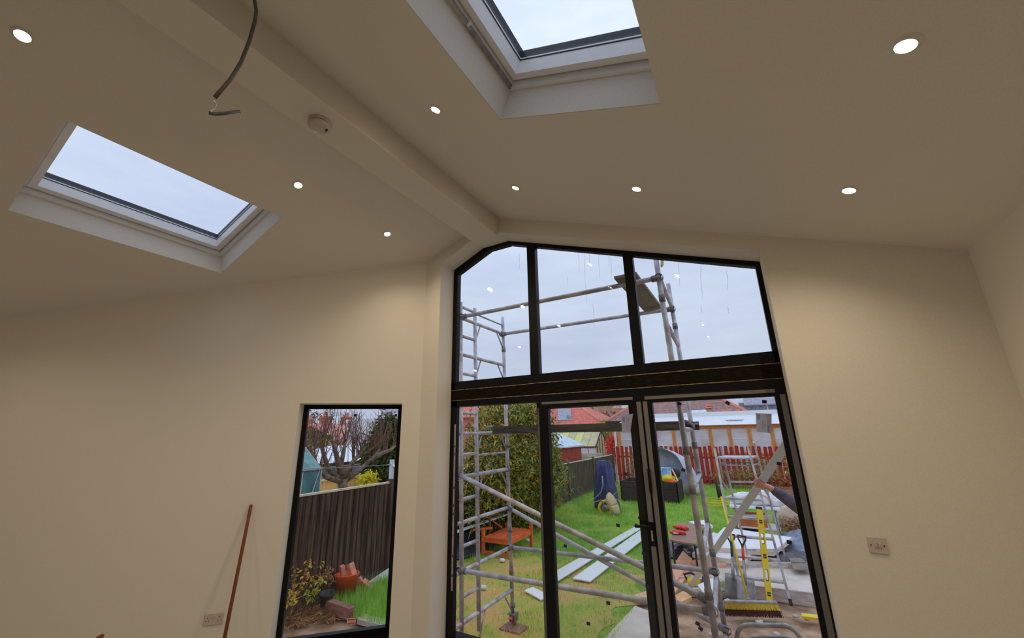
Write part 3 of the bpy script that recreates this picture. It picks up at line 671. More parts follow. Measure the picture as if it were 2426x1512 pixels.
obj('roof', MB().prism([(xr-2.25, ys-.15, zt-.02), (xr+.12, ys-.15, zt-.02), (xr-.75, ys+.9, zr+.05), (xr-1.5, ys+.9, zr+.05)], (0, .0, .05)).prism([(xr+.12, ys-.15, zt-.02), (xr+.12, ys+1.95, zt-.02), (xr-.75, ys+.9, zr+.05)], (0, 0, .05)).prism([(xr-2.25, ys+1.95, zt-.02), (xr+.12, ys+1.95, zt-.02), (xr-.75, ys+.9, zr+.05), (xr-1.5, ys+.9, zr+.05)], (0, 0, .05)), M['felt_blue'], sh)

yg = 24.0
def gp(px_, py_, Y=yg): return Vector(onY(px_, py_, Y))
e0, e1 = gp(1338, 1058), gp(1412, 1058); g1 = gp(1446, 1062, yg+2.0); ap = gp(1424, 1027, yg+.9)
zt = e0.z; xl = e0.x-1.5; xr = e1.x; zr = ap.z+.15
gh = thing('greenhouse', ((xl+xr)/2, yg+1, ZG), 'gabled greenhouse with tan and olive roof sheets beyond the side fence', 'greenhouse')
obj('dwarf_wall', MB().mm((xl, yg, ZG), (xr, yg+2.2, zt-.75)), M['brickred'], gh)
n = 7; w = (xr-xl)/n
for i in range(n):
    obj('roof_sheet', MB().prism([(xl+i*w+.01, yg-.1, zt), (xl+(i+1)*w-.01, yg-.1, zt), (xl+(i+1)*w-.01, yg+1.1, zr), (xl+i*w+.01, yg+1.1, zr)], (0, 0, .03)), M['olive_sheet'] if i in (2, 4) else M['tan_sheet'], gh)
    obj('wall_panel', MB().mm((xl+i*w+.03, yg-.01, zt-.75), (xl+(i+1)*w-.03, yg+.01, zt-.06)), M['pale_panel'], gh)
obj('roof', MB().prism([(xl, yg+1.1, zr), (xr, yg+1.1, zr), (xr, yg+2.3, zt), (xl, yg+2.3, zt)], (0, 0, .03)), M['tan_sheet'], gh)
obj('gable', MB().prism([(xr, yg, ZG), (xr, yg+2.2, ZG), (xr, yg+2.2, zt), (xr, yg+1.1, zr), (xr, yg, zt)], (.02, 0, 0)), M['tan_sheet'], gh)
for k in range(5): obj('gable_rib', MB().mm((xr+.02, yg+.1+k*.5, ZG), (xr+.05, yg+.15+k*.5, zr-.05-abs(yg+.1+k*.5-yg-1.1)/1.1*(zr-zt))), M['dark_frame'], gh)
obj('eaves_rail', MB().mm((xl, yg-.06, zt-.08), (xr+.03, yg-.02, zt+.02)), M['dark_frame'], gh)
obj('barge_rail', MB().beam((xr+.03, yg-.1, zt), (xr+.03, yg+1.1, zr+.03), .06, .06).beam((xr+.03, yg+2.3, zt), (xr+.03, yg+1.1, zr+.03), .06, .06), M['dark_frame'], gh)
# pale garden wall in front of the greenhouse
obj('garden_wall', MB().mm((FX-7, 19.6, ZG), (FX-.3, 19.8, float(gp(1380, 1074, 19.6).z))), mat('mossy_wall', S(150, 150, 128), S(184, 182, 164), 3, .9, stretch=(1, 1, 5)), label='pale mossy wall beyond the side fence before the greenhouse', cat='wall')
p = Vector(onY(1367, 1075, 19.3)); obj('bird_table', MB().mm((p.x-.06, p.y-.06, ZG), (p.x+.06, p.y+.06, p.z+.1)).mm((p.x-.16, p.y-.1, p.z+.1), (p.x+.16, p.y+.1, p.z+.13)).mm((p.x-.10, p.y-.08, p.z-.02), (p.x+.10, p.y+.08, p.z+.02)), M['cap'], label='weathered timber post with flat top beyond the side fence', cat='post')

# ================================================================== HOUSES
M['red_tile'] = mat('red_roof_tile', S(190, 96, 84, .95), S(206, 122, 108, .95), 3, .8)
M['brown_tile'] = mat('brown_roof_tile', S(122, 92, 88), S(158, 124, 116), 4, .85, lo=.3, hi=.75)
M['slate'] = mat('grey_slate', S(136, 134, 146), S(160, 158, 170), 5, .7)
M['tan_brick'] = mat('tan_brick', S(166, 124, 98), S(190, 150, 120), 7, .9)
M['winwhite'] = mat('white_window_frame', S(224, 228, 236), rough=.4)
M['winglass'] = mat('dark_window_glass', S(92, 98, 110), S(128, 136, 150), 2, .15)
M['ridge_tile'] = mat('ridge_tile', S(206, 122, 104), S(220, 140, 120), 8, .8)
def tile_bump(m, sc):
    N = m.node_tree.nodes; L = m.node_tree.links; w = N.new('ShaderNodeTexWave'); w.wave_type = 'BANDS'; w.bands_direction = 'Z'; w.inputs['Scale'].default_value = sc; w.inputs['Distortion'].default_value = .4
    t = N.new('ShaderNodeTexCoord'); b = N.new('ShaderNodeBump'); b.inputs['Strength'].default_value = .8; b.inputs['Distance'].default_value = .06
    L.new(t.outputs['Object'], w.inputs['Vector']); L.new(w.outputs['Fac'], b.inputs['Height']); L.new(b.outputs['Normal'], N['Principled BSDF'].inputs['Normal'])
tile_bump(M['red_tile'], 1.5); tile_bump(M['brown_tile'], 1.6)
def window(root, c, w, h, axis='y', bars=1):
    x, y, z = c
    wn = obj('window', MB().mm((x-w/2, y-.06, z-h/2), (x+w/2, y+.02, z+h/2)), M['winwhite'], root)
    n = bars+1; pw = w/n
    for i in range(n): obj('window_pane', MB().mm((x-w/2+i*pw+.05, y-.075, z-h/2+.06), (x-w/2+(i+1)*pw-.05, y-.055, z+h/2-.06)), M['winglass'], wn)
def chimney(root, x, y, z, w=.8, d=.6, h=1.3, pots=3, mt=None):
    ch = obj('chimney', MB().mm((x-w/2, y-d/2, z), (x+w/2, y+d/2, z+h)).mm((x-w/2-.06, y-d/2-.06, z+h-.22), (x+w/2+.06, y+d/2+.06, z+h-.08)), mt or M['brickred'], root)
    for i in range(pots):
        xx_ = x-w/2+(i+.5)*w/pots; obj('chimney_pot', MB().lathe([(.12, 0), (.10, .35), (.13, .38), (.13, .42), (.08, .42)], (xx_, y, z+h), (0, 0, 1), 10), M['ridge_tile'], ch)
def hip_house(nm, x0, x1, y0, y1, ze, zr, hip, wall, roof, label, z0=ZG):
    r = thing(nm, ((x0+x1)/2, (y0+y1)/2, z0), label, 'house')
    obj('wall', MB().mm((x0+.3, y0+.3, z0), (x1-.3, y1-.3, ze)), wall, r)
    ym = (y0+y1)/2; A = [(x0, y0, ze), (x1, y0, ze), (x1, y1, ze), (x0, y1, ze)]; R0, R1 = (x0+hip, ym, zr), (x1-hip, ym, zr)
    rf = obj('roof', MB().quad(A[0], A[1], R1, R0).quad(A[1], A[2], R1).quad(A[2], A[3], R0, R1).quad(A[3], A[0], R0).quad(A[3], A[2], A[1], A[0]), roof, r)
    for p, q in ((R0, R1), (A[0], R0), (A[1], R1)): obj('ridge_line', MB().tube(p, q, .13, 6), M['ridge_tile'], rf)
    obj('gutter', MB().mm((x0-.05, y0-.1, ze-.14), (x1+.05, y0+.02, ze+.0)), M['gasket'], r)
    return r
def gable_house(nm, x0, x1, y0, y1, ze, zr, wall, roof, label, along='x', z0=ZG):
    r = thing(nm, ((x0+x1)/2, (y0+y1)/2, z0), label, 'house')
    if along == 'x':
        ym = (y0+y1)/2; sec = [(y0, z0), (y1, z0), (y1, ze), (ym, zr), (y0, ze)]
        obj('wall', MB().prism([(x0, y, z) for y, z in sec], (x1-x0, 0, 0)), wall, r)
        obj('roof', MB().prism([(x0-.2, y0-.3, ze-.1), (x1+.2, y0-.3, ze-.1), (x1+.2, ym, zr+.12), (x0-.2, ym, zr+.12)], (0, 0, .12)).prism([(x0-.2, y1+.3, ze-.1), (x1+.2, y1+.3, ze-.1), (x1+.2, ym, zr+.12), (x0-.2, ym, zr+.12)], (0, 0, .12)), roof, r)
    else:
        xm = (x0+x1)/2; sec = [(x0, z0), (x1, z0), (x1, ze), (xm, zr), (x0, ze)]
        obj('wall', MB().prism([(x, y0, z) for x, z in sec], (0, y1-y0, 0)), wall, r)
        obj('roof', MB().prism([(x0-.25, y0-.2, ze-.1), (x0-.25, y1, ze-.1), (xm, y1, zr+.12), (xm, y0-.2, zr+.12)], (0, 0, .12)).prism([(x1+.25, y0-.2, ze-.1), (x1+.25, y1, ze-.1), (xm, y1, zr+.12), (xm, y0-.2, zr+.12)], (0, 0, .12)), roof, r)
    return r
# red roofed bungalow in the middle
Y = 42.0; a = onY(1200, 1012, Y); b = onY(1428, 1008, Y); ap = onY(1372, 955, Y+5)
h = hip_house('bungalow', a[0]-6, b[0]+.4, Y, Y+10, float(a[2])-.15, float(ap[2])+.6, 6.0, M['brickred'], M['red_tile'], 'bungalow with a bright red tiled hipped roof and dark roof light')
def onslope(px_, py_, ze, zr, y0, ym): return onP(px_, py_, (0, -(zr-ze)/(ym-y0), 1), (0, y0, ze))
zE, zR = float(a[2])-.15, float(ap[2])+.6
cs = [Vector(onslope(px_, py_, zE, zR, Y, Y+5)) for px_, py_ in ((1322, 998), (1354, 997), (1353, 972), (1322, 970))]
obj('roof_light', MB().prism(cs, (0, -.05, .12)), M['slate'], h); 
cs = [Vector(onslope(px_, py_, zE, zR, Y, Y+5))+Vector((0, -.06, .14)) for px_, py_ in ((1343, 994), (1353, 994), (1353, 988), (1343, 988))]
obj('vent_panel', MB().prism(cs, (0, -.02, .04)), M['winglass'], h)
# brown roofed house right
Y = 31.0; a = onY(1455, 1000, Y); b = onY(1791, 984, Y); ze = float(b[2])-.1
h = hip_house('bungalow', a[0]-.6, b[0], Y, Y+11, ze, ze+3.6, 5.0, M['tan_brick'], M['brown_tile'], 'large house with mottled brown tiled hipped roof behind the lean-to')
obj('fascia', MB().mm((a[0]-.6, Y-.05, ze-.45), (b[0], Y+.1, ze-.12)), M['winwhite'], h)
cs = [Vector(onslope(px_, py_, ze, ze+3.6, Y, Y+5.5)) for px_, py_ in ((1628, 984), (1676, 980), (1672, 975), (1636, 977))]
obj('roof_light', MB().prism(cs, (0, -.05, .12)), M['felt_blue'], h)
M['orangetile'] = mat('replaced_orange_tile', S(200, 112, 78), S(180, 98, 76), 6, .8)
for px_, py_, w in ((1672, 966, 14), (1712, 973, 18), (1742, 972, 12), (1676, 961, 10)):
    cs = [Vector(onslope(px_+dx, py_+dy, ze, ze+3.6, Y, Y+5.5))+Vector((0, -.02, .04)) for dx, dy in ((0, 4), (w, 3), (w, 0), (0, 1))]
    obj('replaced_tiles', MB().prism(cs, (0, -.02, .03)), M['orangetile'], h)
# white windowed house far right
Y = 50.0; a = onY(1775, 1000, Y); b = onY(1905, 990, Y); zt = onY(1830, 957, Y)[2]
h = gable_house('house', float(a[0]), float(b[0])+6, Y, Y+9, float(zt), float(zt)+4.5, M['brickred'], M['slate'], 'brick house with white bay windows beyond the brown roof')
for px_, w, bars in ((1772, 1.6, 0), (1835, 3.4, 2), (1880, 2.4, 1)):
    c = onY(px_, 972, Y-.02); window(h, (float(c[0]), Y-.02, float(c[2])), w, 1.7, bars=bars)
# terrace with gables and chimneys far centre
for i, (p0, p1, pe, pr, Yy, lab) in enumerate(((1383, 1404, 988, 968, 70, 'slate roofed terrace house with plain brick gable behind the red roof'), (1404, 1424, 990, 972, 74, 'tan brick terrace gable beside the slate roof'), (1424, 1446, 992, 970, 78, 'tan brick terrace gable with a row of chimney pots'), (1446, 1468, 994, 976, 82, 'tan brick terrace gable at the end of the chimney row'), (1466, 1488, 996, 980, 86, 'small far terrace gable beside the brown roofed house'))):
    a = onY(p0, pe, Yy); b = onY(p1, pe, Yy); r = onY((p0+p1)/2, pr, Yy)
    h = gable_house('terrace_house', float(a[0]), float(b[0]), Yy, Yy+3.6, float(a[2]), float(r[2]), M['brickred'] if i < 1 else M['tan_brick'], M['slate'] if i < 1 else M['brown_tile'], lab, 'y')
    chimney(h, (a[0]+b[0])/2, Yy+3, float(r[2])-.4, 1.6, .8, 1.3, 5, M['tan_brick'])
a = onY(1372, 962, 66); h = gable_house('terrace_house', float(a[0])-2.5, float(onY(1402, 962, 66)[0]), 62, 68, float(onY(1390, 990, 66)[2]), float(onY(1390, 968, 66)[2])+.8, M['tan_brick'], M['slate'], 'long slate roofed terrace behind the red bungalow', 'x')
# houses seen over the shrub
for p0, p1, pe, pr, Yy, lab, c in ((1075, 1110, 990, 962, 48, 'red brick house behind the tall shrub at the scaffold ladder', True), (1120, 1150, 985, 968, 55, 'small brick house with two chimneys above the tall shrub', True)):
    a = onY(p0, pe, Yy); b = onY(p1, pe, Yy); r = onY((p0+p1)/2, pr, Yy)
    h = gable_house('terrace_house', float(a[0])-1, float(b[0])+1, Yy, Yy+6, float(a[2]), float(r[2]), M['brickred'], M['red_tile'], lab, 'x')
    chimney(h, (a[0]+b[0])/2-.6, Yy+3, float(r[2])-.2, 1.0, .7, 1.6, 3); chimney(h, (a[0]+b[0])/2+2.4, Yy+3, float(r[2])-.2, 1.0, .7, 1.5, 3)
# houses seen through the tall window
for px0, px1, pe, pr, Xx, lab, roof in ((800, 900, 1042, 1006, -34, 'pink rendered house with red tiled roof beyond the bare tree', 'pink_tile'), (735, 785, 1040, 1008, -46, 'brown roofed house at the edge of the bare tree', 'brown_tile')):
    a = onX(px0, pe, Xx); b = onX(px1, pe, Xx); r = onX((px0+px1)/2, pr, Xx)
    y0, y1 = sorted((float(a[1]), float(b[1])))
    h = thing('house', (Xx-4, (y0+y1)/2, ZG), lab, 'house'); ze, zr = float(a[2]), float(r[2])
    obj('wall', MB().mm((Xx-8, y0, ZG), (Xx-.3, y1, ze)), M['tan_brick'], h)
    obj('roof', MB().prism([(Xx, y0-.3, ze-.1), (Xx, y1+.3, ze-.1), (Xx-4, y1+.3, zr), (Xx-4, y0-.3, zr)], (-.0, 0, .15)).prism([(Xx-8.2, y0-.3, ze-.1), (Xx-8.2, y1+.3, ze-.1), (Xx-4, y1+.3, zr), (Xx-4, y0-.3, zr)], (0, 0, .15)), M[roof], h)
    for k in (.25, .75): chimney(h, Xx-4, y0+(y1-y0)*k, zr-.3, .8, .8, 1.2, 2)
a = onX(912, 1035, -26); b = onX(955, 1035, -26); y0, y1 = sorted((float(a[1]), float(b[1]))); zt = float(onX(915, 990, -26)[2])
h = thing('house', (-28, (y0+y1)/2, ZG), 'white and brick two storey house at the right edge of the tall window', 'house')
obj('wall', MB().mm((-31, y0, ZG), (-26, y1+4, zt)), M['pale_panel'], h); obj('roof', MB().prism([(-25.6, y0-.3, zt), (-25.6, y1+4, zt), (-28.5, y1+4, zt+2.0), (-28.5, y0-.3, zt+2.0)], (0, 0, .15)), M['slate'], h)
for yk in (y0+(y1-y0)*.35, y0+(y1-y0)*.8): 
    wn = obj('window', MB().mm((-26.02, yk-.4, zt-2.2), (-25.94, yk+.4, zt-.4)), M['winwhite'], h); obj('window_pane', MB().mm((-25.95, yk-.32, zt-2.1), (-25.92, yk+.32, zt-1.0)), M['winglass'], wn)
# ================================================================== VEGETATION
def leaf_mesh(pts, L, W, up=.3, seed=1, droop=.25):
    r = np.random.default_rng(seed); m = MB(); n = len(pts); vs = []; fs = []
    for i, p in enumerate(pts):
        a = r.random()*6.283; t = (r.random()-.5)*2*up*2; l = L*(.6+.8*r.random()); w = W*(.6+.8*r.random())
        d = Vector((math.cos(a)*math.cos(t), math.sin(a)*math.cos(t), math.sin(t))); s_ = d.cross(Vector((r.random()-.5, r.random()-.5, 1))).normalized()
        p = Vector(p); mid = p+d*l*.5; tip = p+d*l-Vector((0, 0, droop*l))
        o = len(vs); vs += [p, mid+s_*w*.5, tip, mid-s_*w*.5]; fs.append((o, o+1, o+2, o+3))
    m.v = [tuple(v) for v in vs]; m.f = fs; m.sm = [False]*len(fs); return m
def foliage(root, pts, L, W, mt, seed=1, up=.5, name='foliage', droop=.25):
    m = leaf_mesh(pts, L, W, up, seed, droop); off = base_of(root)
    me = bpy.data.meshes.new(name); me.from_pydata([Vector(v)-off for v in m.v], [], m.f); me.materials.append(mt)
    o = bpy.data.objects.new(name, me); COL.objects.link(o); o.parent = root; o['kind'] = 'stuff'; return o
def ell(n, c, r, seed, shell=.55, lump=.35):
    g = np.random.default_rng(seed); out = []
    while len(out) < n:
        d = g.normal(size=3); d /= np.linalg.norm(d); k = shell+(1-shell)*g.random()**.6
        k *= 1+lump*noise.noise(Vector(d*2.1)+Vector((seed, 0, 0)))+lump*.6*noise.noise(Vector(d*5)+Vector((0, seed, 0)))
        p = (c[0]+d[0]*r[0]*k, c[1]+d[1]*r[1]*k, c[2]+d[2]*r[2]*k)
        if p[2] > ZG+.03: out.append(p)
    return out
M['leaf_green'] = leafmat('olive_green_leaves', S(70, 92, 40, 1.3), S(150, 150, 72, 1.3))
M['leaf_dark'] = leafmat('dark_green_leaves', S(40, 58, 26, 1.1), S(84, 102, 48, 1.1))
M['leaf_gold'] = leafmat('golden_autumn_leaves', S(196, 140, 40, 1.2), S(176, 150, 60, 1.2))
M['leaf_lime'] = leafmat('lime_leaves', S(140, 160, 50, 1.2), S(180, 176, 70, 1.2))
M['leaf_brown'] = leafmat('withered_brown_leaves', S(120, 84, 52, 1.1), S(176, 136, 92, 1.1))
M['leaf_red'] = leafmat('scarlet_leaves', S(190, 36, 44, 1.2), S(216, 70, 70, 1.1))
M['conifer'] = leafmat('conifer_leaves', S(26, 44, 18, 1.0), S(64, 88, 34, 1.1), .15)
M['moss_yellow'] = leafmat('yellow_shrub_leaves', S(170, 160, 20, 1.2), S(200, 190, 60, 1.1))
M['bark'] = mat('grey_brown_bark', S(84, 72, 58), S(130, 116, 96), 14, .9, bump=.6, bscale=30)
M['twig'] = mat('brown_twig', S(92, 66, 54), S(128, 98, 84), 10, .9)
# tall shrub along the fence
sh = thing('tall_shrub', (-5.35, 9.6, ZG), 'tall leafy shrub with autumn tinted leaves behind the scaffold', 'shrub')
for k in range(9):
    a = random.random()*6.28; b = Vector((-5.4+random.uniform(-.35, .35), 9.4+random.uniform(-1.5, 1.5), ZG))
    obj('stem', MB().path([b, b+Vector((random.uniform(-.2, .2), random.uniform(-.2, .2), .8)), b+Vector((random.uniform(-.3, .35), random.uniform(-.4, .4), 1.9)), b+Vector((random.uniform(-.4, .4), random.uniform(-.6, .6), 2.9))], [.03, .025, .016, .006], 6), M['bark'], sh)
P1 = ell(6500, (-5.3, 8.4, 1.0), (.75, 1.1, 1.55), 3, .5)+ell(7500, (-5.25, 10.0, 1.0), (.85, 1.3, 1.65), 5, .5)+ell(3000, (-5.45, 11.3, .8), (.55, .8, 1.2), 8, .5)+ell(1600, (-5.2, 9.3, 2.3), (.7, 1.6, .45), 9, .2)
P1 = [p for p in P1 if p[0] > FX+.10 and not (p[0] > -5.25 and p[1] < 8.8 and p[2] < .3)]
random.shuffle(P1); n1 = int(len(P1)*.46)
foliage(sh, P1[:n1], .15, .045, M['leaf_green'], 2); foliage(sh, P1[n1:int(len(P1)*.80)], .14, .045, M['leaf_dark'], 3); foliage(sh, P1[int(len(P1)*.80):], .13, .04, M['leaf_gold'], 4)
# plants along the red fence and bed
def bush(nm, c, r, n, mt, L, W, label, seed, stems=5, cat='shrub'):
    t = thing(nm, (c[0], c[1], ZG), label, cat)
    for k in range(stems):
        q = Vector((c[0]+random.uniform(-.5, .5)*r[0]*.5, c[1]+random.uniform(-.5, .5)*r[1]*.5, ZG)); obj('stem', MB().path([q, q+Vector((random.uniform(-.5, .5)*r[0], random.uniform(-.5, .5)*r[1], (c[2]-ZG)*.8)), Vector((c[0]+random.uniform(-.8, .8)*r[0], c[1]+random.uniform(-.8, .8)*r[1], c[2]+r[2]*.7))], [.012, .009, .004], 5), M['twig'], t)
    m = [mt] if not isinstance(mt, list) else mt
    for j, q in enumerate(m): foliage(t, ell(n//len(m), c, r, seed+j, .25), L, W, q, seed+j)
    return t
bush('withered_plant', (-4.6, 19.9, .05), (.75, .45, .75), 900, [M['leaf_brown'], M['leaf_green']], .12, .04, 'withered brown plant against the red fence near the blue tarpaulin', 21)
bush('flower_bed_shrub', (.2, 20.0, .05), (.9, .5, .7), 1000, [M['leaf_brown'], M['leaf_green']], .12, .045, 'half withered shrub at the red fence behind the platform ladder', 22)
bush('flower_bed_shrub', (1.75, 19.6, .25), (.8, .5, .95), 1000, [M['leaf_lime'], M['leaf_brown']], .14, .06, 'lime and brown climbing shrub at the red fence right of the ladder', 23)
bush('flower_bed_shrub', (2.6, 18.0, .1), (.8, .6, .8), 1000, [M['leaf_brown'], M['leaf_gold']], .14, .05, 'golden brown shrub behind the raised white board', 24)
bush('flower_bed_shrub', (-1.0, 20.1, -.15), (.8, .4, .45), 600, [M['leaf_brown'], M['leaf_green']], .11, .04, 'low bed of fading plants at the foot of the red fence', 25)
bush('withered_plant', (1.15, 12.7, -.50), (1.0, .8, .16), 2200, [M['leaf_brown'], M['twig']], .2, .02, 'heap of dead brown stalks beyond the ladder', 26)
bush('red_creeper', (float(onY(1443, 1050, 23.2)[0])+.3, 23.2, .9), (.55, .4, .75), 900, M['leaf_red'], .16, .1, 'scarlet leaved creeper between greenhouse and lean-to', 27)
bush('green_shrub', (float(onY(1428, 1002, 40.5)[0])+.3, 40.5, 1.9), (1.2, 1, 1.2), 500, M['leaf_green'], .3, .15, 'distant green bush beside the red roofed bungalow', 28)

# ------------------------------------------------------------------ view through the tall window: beyond the fence
XT = -9.6
def tp(px_, py_, dx=0.0):
    return Vector(onX(px_, py_, XT+dx))
tb = tp(812, 1160); tb = Vector((tb.x, tb.y, ZG))
tr = thing('bare_apple_tree', tb, 'leafless spreading apple tree beyond the dark board fence', 'tree')
obj('trunk', MB().path([tb, tp(811, 1165), tp(812, 1135)], [.16, .13, .13], 10), M['bark'], tr)
limbs = [[(806, 1140), (772, 1130), (748, 1098), (736, 1064)], [(805, 1137), (776, 1108), (764, 1066), (758, 1046)], [(810, 1132), (800, 1090), (792, 1060), (786, 1042)], [(813, 1132), (808, 1102), (815, 1065), (819, 1046)],
         [(815, 1132), (835, 1096), (852, 1076), (868, 1058)], [(818, 1138), (850, 1116), (882, 1086), (900, 1064)], [(838, 1090), (836, 1066), (839, 1044)], [(880, 1088), (905, 1074), (926, 1066), (938, 1056)], [(748, 1098), (730, 1085), (716, 1075)], [(852, 1076), (872, 1072), (896, 1050)]]
rr = random.Random(5); tw_ = MB()
for i, l in enumerate(limbs):
    dz = rr.uniform(-.7, .7); pts = [tp(a, b, dz*j/len(l)) for j, (a, b) in enumerate(l)]
    obj('limb', MB().path(pts, [.085-.018*j if i not in (6, 8, 9) else .045-.01*j for j in range(len(l))], 8), M['bark'], tr)
    for k in range(15):
        j = rr.choice(range(max(1, len(pts)-2), len(pts))); u = rr.random(); s0 = pts[j-1].lerp(pts[j], u)
        h = rr.uniform(.35, 1.25); lean = Vector((rr.uniform(-.25, .25), rr.uniform(-.35, .35), 0))
        q = [s0, s0+lean*.35+Vector((0, 0, h*.3)), s0+lean*.7+Vector((rr.uniform(-.06, .06), rr.uniform(-.06, .06), h*.65)), s0+lean*.9+Vector((0, 0, h))]
        tw_.path(q, [.013, .010, .007, .003], 4, False)
        for e in range(4):
            s1 = q[rr.randint(1, 2)].lerp(q[3], rr.random()*.6); tw_.path([s1, s1+Vector((rr.uniform(-.2, .2), rr.uniform(-.25, .25), rr.uniform(.05, .3)))], [.006, .002], 3, False)
obj('twigs', tw_, M['twig'], tr, kind='stuff')
# timber fence, yellow shrub, conifer, sheds, greenhouse, clothes post
M['new_timber'] = mat('new_yellow_timber', S(196, 152, 88, 1.1), S(214, 176, 112, 1.1), 4, .8, stretch=(6, 6, 1))
nf = thing('timber_fence', (-13.5, 10, ZG), 'new yellow timber fence beyond the bare tree', 'fence')
zt = float(onX(830, 1131, -13.5)[2]); y0, y1 = float(onX(740, 1140, -13.5)[1]), float(onX(905, 1120, -13.5)[1])
y = y0
while y < y1: obj('board', MB().mm((-13.52, y, ZG), (-13.48, y+.19, zt-.03)), M['new_timber'], nf); y += .2
obj('capping', MB().mm((-13.56, y0, zt-.03), (-13.42, y1, zt+.03)), M['new_timber'], nf); obj('rail', MB().mm((-13.48, y0, zt-.55), (-13.42, y1, zt-.45)), M['new_timber'], nf)
c = onX(873, 1140, -12.6); bush('yellow_shrub', (-12.6, float(c[1]), float(c[2])-.05), (.4, .38, .42), 900, M['moss_yellow'], .16, .05, 'small round yellow-green shrub before the conifer', 31)
c = onX(915, 1090, -13.0); t = bush('conifer', (-13.2, float(c[1])+.25, .55), (1.05, .85, 1.95), 12000, [M['conifer'], M['leaf_dark'], M['conifer']], .28, .11, 'dense dark green conifer beyond the clothes post', 32)
M['roof_white'] = mat('pale_roof_sheet', S(190, 196, 214, 1.05), S(210, 214, 228, 1.05), 2, .5)
Xs = -17.0; a = onX(742, 1100, Xs); b = onX(880, 1095, Xs); r0 = onX(775, 1057, Xs-2.2); r1 = onX(862, 1055, Xs-2.2); ze = float(a[2])-.02; zr = float(r0[2]); y0, y1 = float(a[1]), float(b[1])
os_ = thing('outbuilding', (Xs-1.5, (y0+y1)/2, ZG), 'low outbuilding with wide pale hipped roof behind the bare tree', 'shed')
obj('wall', MB().mm((Xs-3.8, y0+.3, ZG), (Xs-.3, y1-.3, ze)), M['dark_frame'], os_)
obj('roof', MB().quad((Xs, y0, ze), (Xs, y1, ze), (Xs-2.2, float(r1[1]), zr), (Xs-2.2, float(r0[1]), zr)).quad((Xs, y0, ze), (Xs-2.2, float(r0[1]), zr), (Xs-4.2, y0, ze)).quad((Xs, y1, ze), (Xs-2.2, float(r1[1]), zr), (Xs-4.2, y1, ze)).quad((Xs-4.2, y0, ze), (Xs-4.2, y1, ze), (Xs-2.2, float(r1[1]), zr), (Xs-2.2, float(r0[1]), zr)), M['roof_white'], os_)
for k in range(1, 9):
    f_ = k/9; obj('roof_rib', MB().beam((Xs+.01, y0+(y1-y0)*f_, ze+.02), (Xs-2.2, float(r0[1])+(float(r1[1])-float(r0[1]))*f_, zr+.02), .05, .03), M['slate'], os_)
obj('gutter', MB().mm((Xs-.02, y0, ze-.08), (Xs+.07, y1, ze)), M['gasket'], os_)
for f_ in (.2, .4, .6, .8):
    yk = y0+(y1-y0)*f_; w_ = obj('window', MB().mm((Xs-.3, yk-.35, ze-.75), (Xs-.25, yk+.35, ze-.15)), M['winwhite'], os_); obj('window_pane', MB().mm((Xs-.26, yk-.3, ze-.7), (Xs-.235, yk+.3, ze-.2)), M['winglass'], w_)
M['teal_glass'] = mat('teal_greenhouse_sheet', S(62, 104, 104), S(96, 140, 138), 2.5, .25)
Xg = -8.3; a = onX(700, 1150, Xg); b = onX(757, 1150, Xg); zt = float(onX(735, 1093, Xg)[2]); zb = float(onX(757, 1112, Xg)[2]); y0, y1 = float(a[1])-1.2, float(b[1])
tg = thing('greenhouse', (Xg-.8, (y0+y1)/2, ZG), 'teal netted greenhouse corner just over the dark board fence', 'greenhouse')
obj('side_sheet', MB().mm((Xg-.01, y0, ZG), (Xg+.01, y1, zb)), M['teal_glass'], tg); obj('end_sheet', MB().prism([(Xg, y1, ZG), (Xg-1.8, y1, ZG), (Xg-1.8, y1, zb), (Xg-.9, y1, zt+.4), (Xg, y1, zb)], (0, .02, 0)), M['teal_glass'], tg)
obj('roof_sheet', MB().prism([(Xg, y0, zb), (Xg, y1, zb), (Xg-.9, y1, zt+.4), (Xg-.9, y0, zt+.4)], (0, 0, .02)), M['teal_glass'], tg)
for y in np.linspace(y0, y1, 5): obj('frame_bar', MB().tube((Xg+.01, y, ZG), (Xg+.01, y, zb), .018, 6).tube((Xg+.01, y, zb), (Xg-.9, y, zt+.42), .018, 6), M['galv'], tg)
obj('frame_bar', MB().tube((Xg+.02, y0, zb), (Xg+.02, y1, zb), .02, 6).tube((Xg+.02, y1-.5, ZG), (Xg+.02, y1-.05, zb), .015, 6), M['galv'], tg)
p = Vector(onX(926, 1143, -6.75)); zt = float(onX(924, 1090, -6.75)[2])
cpz = thing('clothes_post', (p.x, p.y, ZG), 'white square clothes line post standing behind the board fence', 'post')
M['post_white'] = mat('pale_blue_painted_post', S(188, 202, 220), S(206, 216, 230), 6, .5)
obj('pole', MB().mm((p.x-.035, p.y-.035, ZG), (p.x+.035, p.y+.035, zt)), M['post_white'], cpz)
obj('cross_arm', MB().tube((p.x, p.y-.16, zt-.10), (p.x, p.y+.22, zt-.08), .012, 6), M['galv'], cpz); obj('cleat', MB().blob((p.x+.05, p.y+.02, zt-.13), (.03, .04, .03)), M['gloss_white'], cpz)
q = Vector(onX(700, 1112, -6.9)); obj('clothes_line', MB().path([(p.x, p.y, zt-.10), ((p.x+q.x)/2, (p.y+q.y)/2, (zt-.10+q.z)/2-.01), (q.x, q.y, q.z), (q.x, q.y-1.2, q.z-.02)], .006, 5), M['galv'], cpz)
c = onX(728, 985, -60); bush('far_tree', (-60, float(c[1])-1, float(c[2])-3.0), (4, 5, 4.5), 900, M['twig'], .9, .25, 'hazy leafless tree on the skyline left of the bare tree', 33, 6, 'tree')
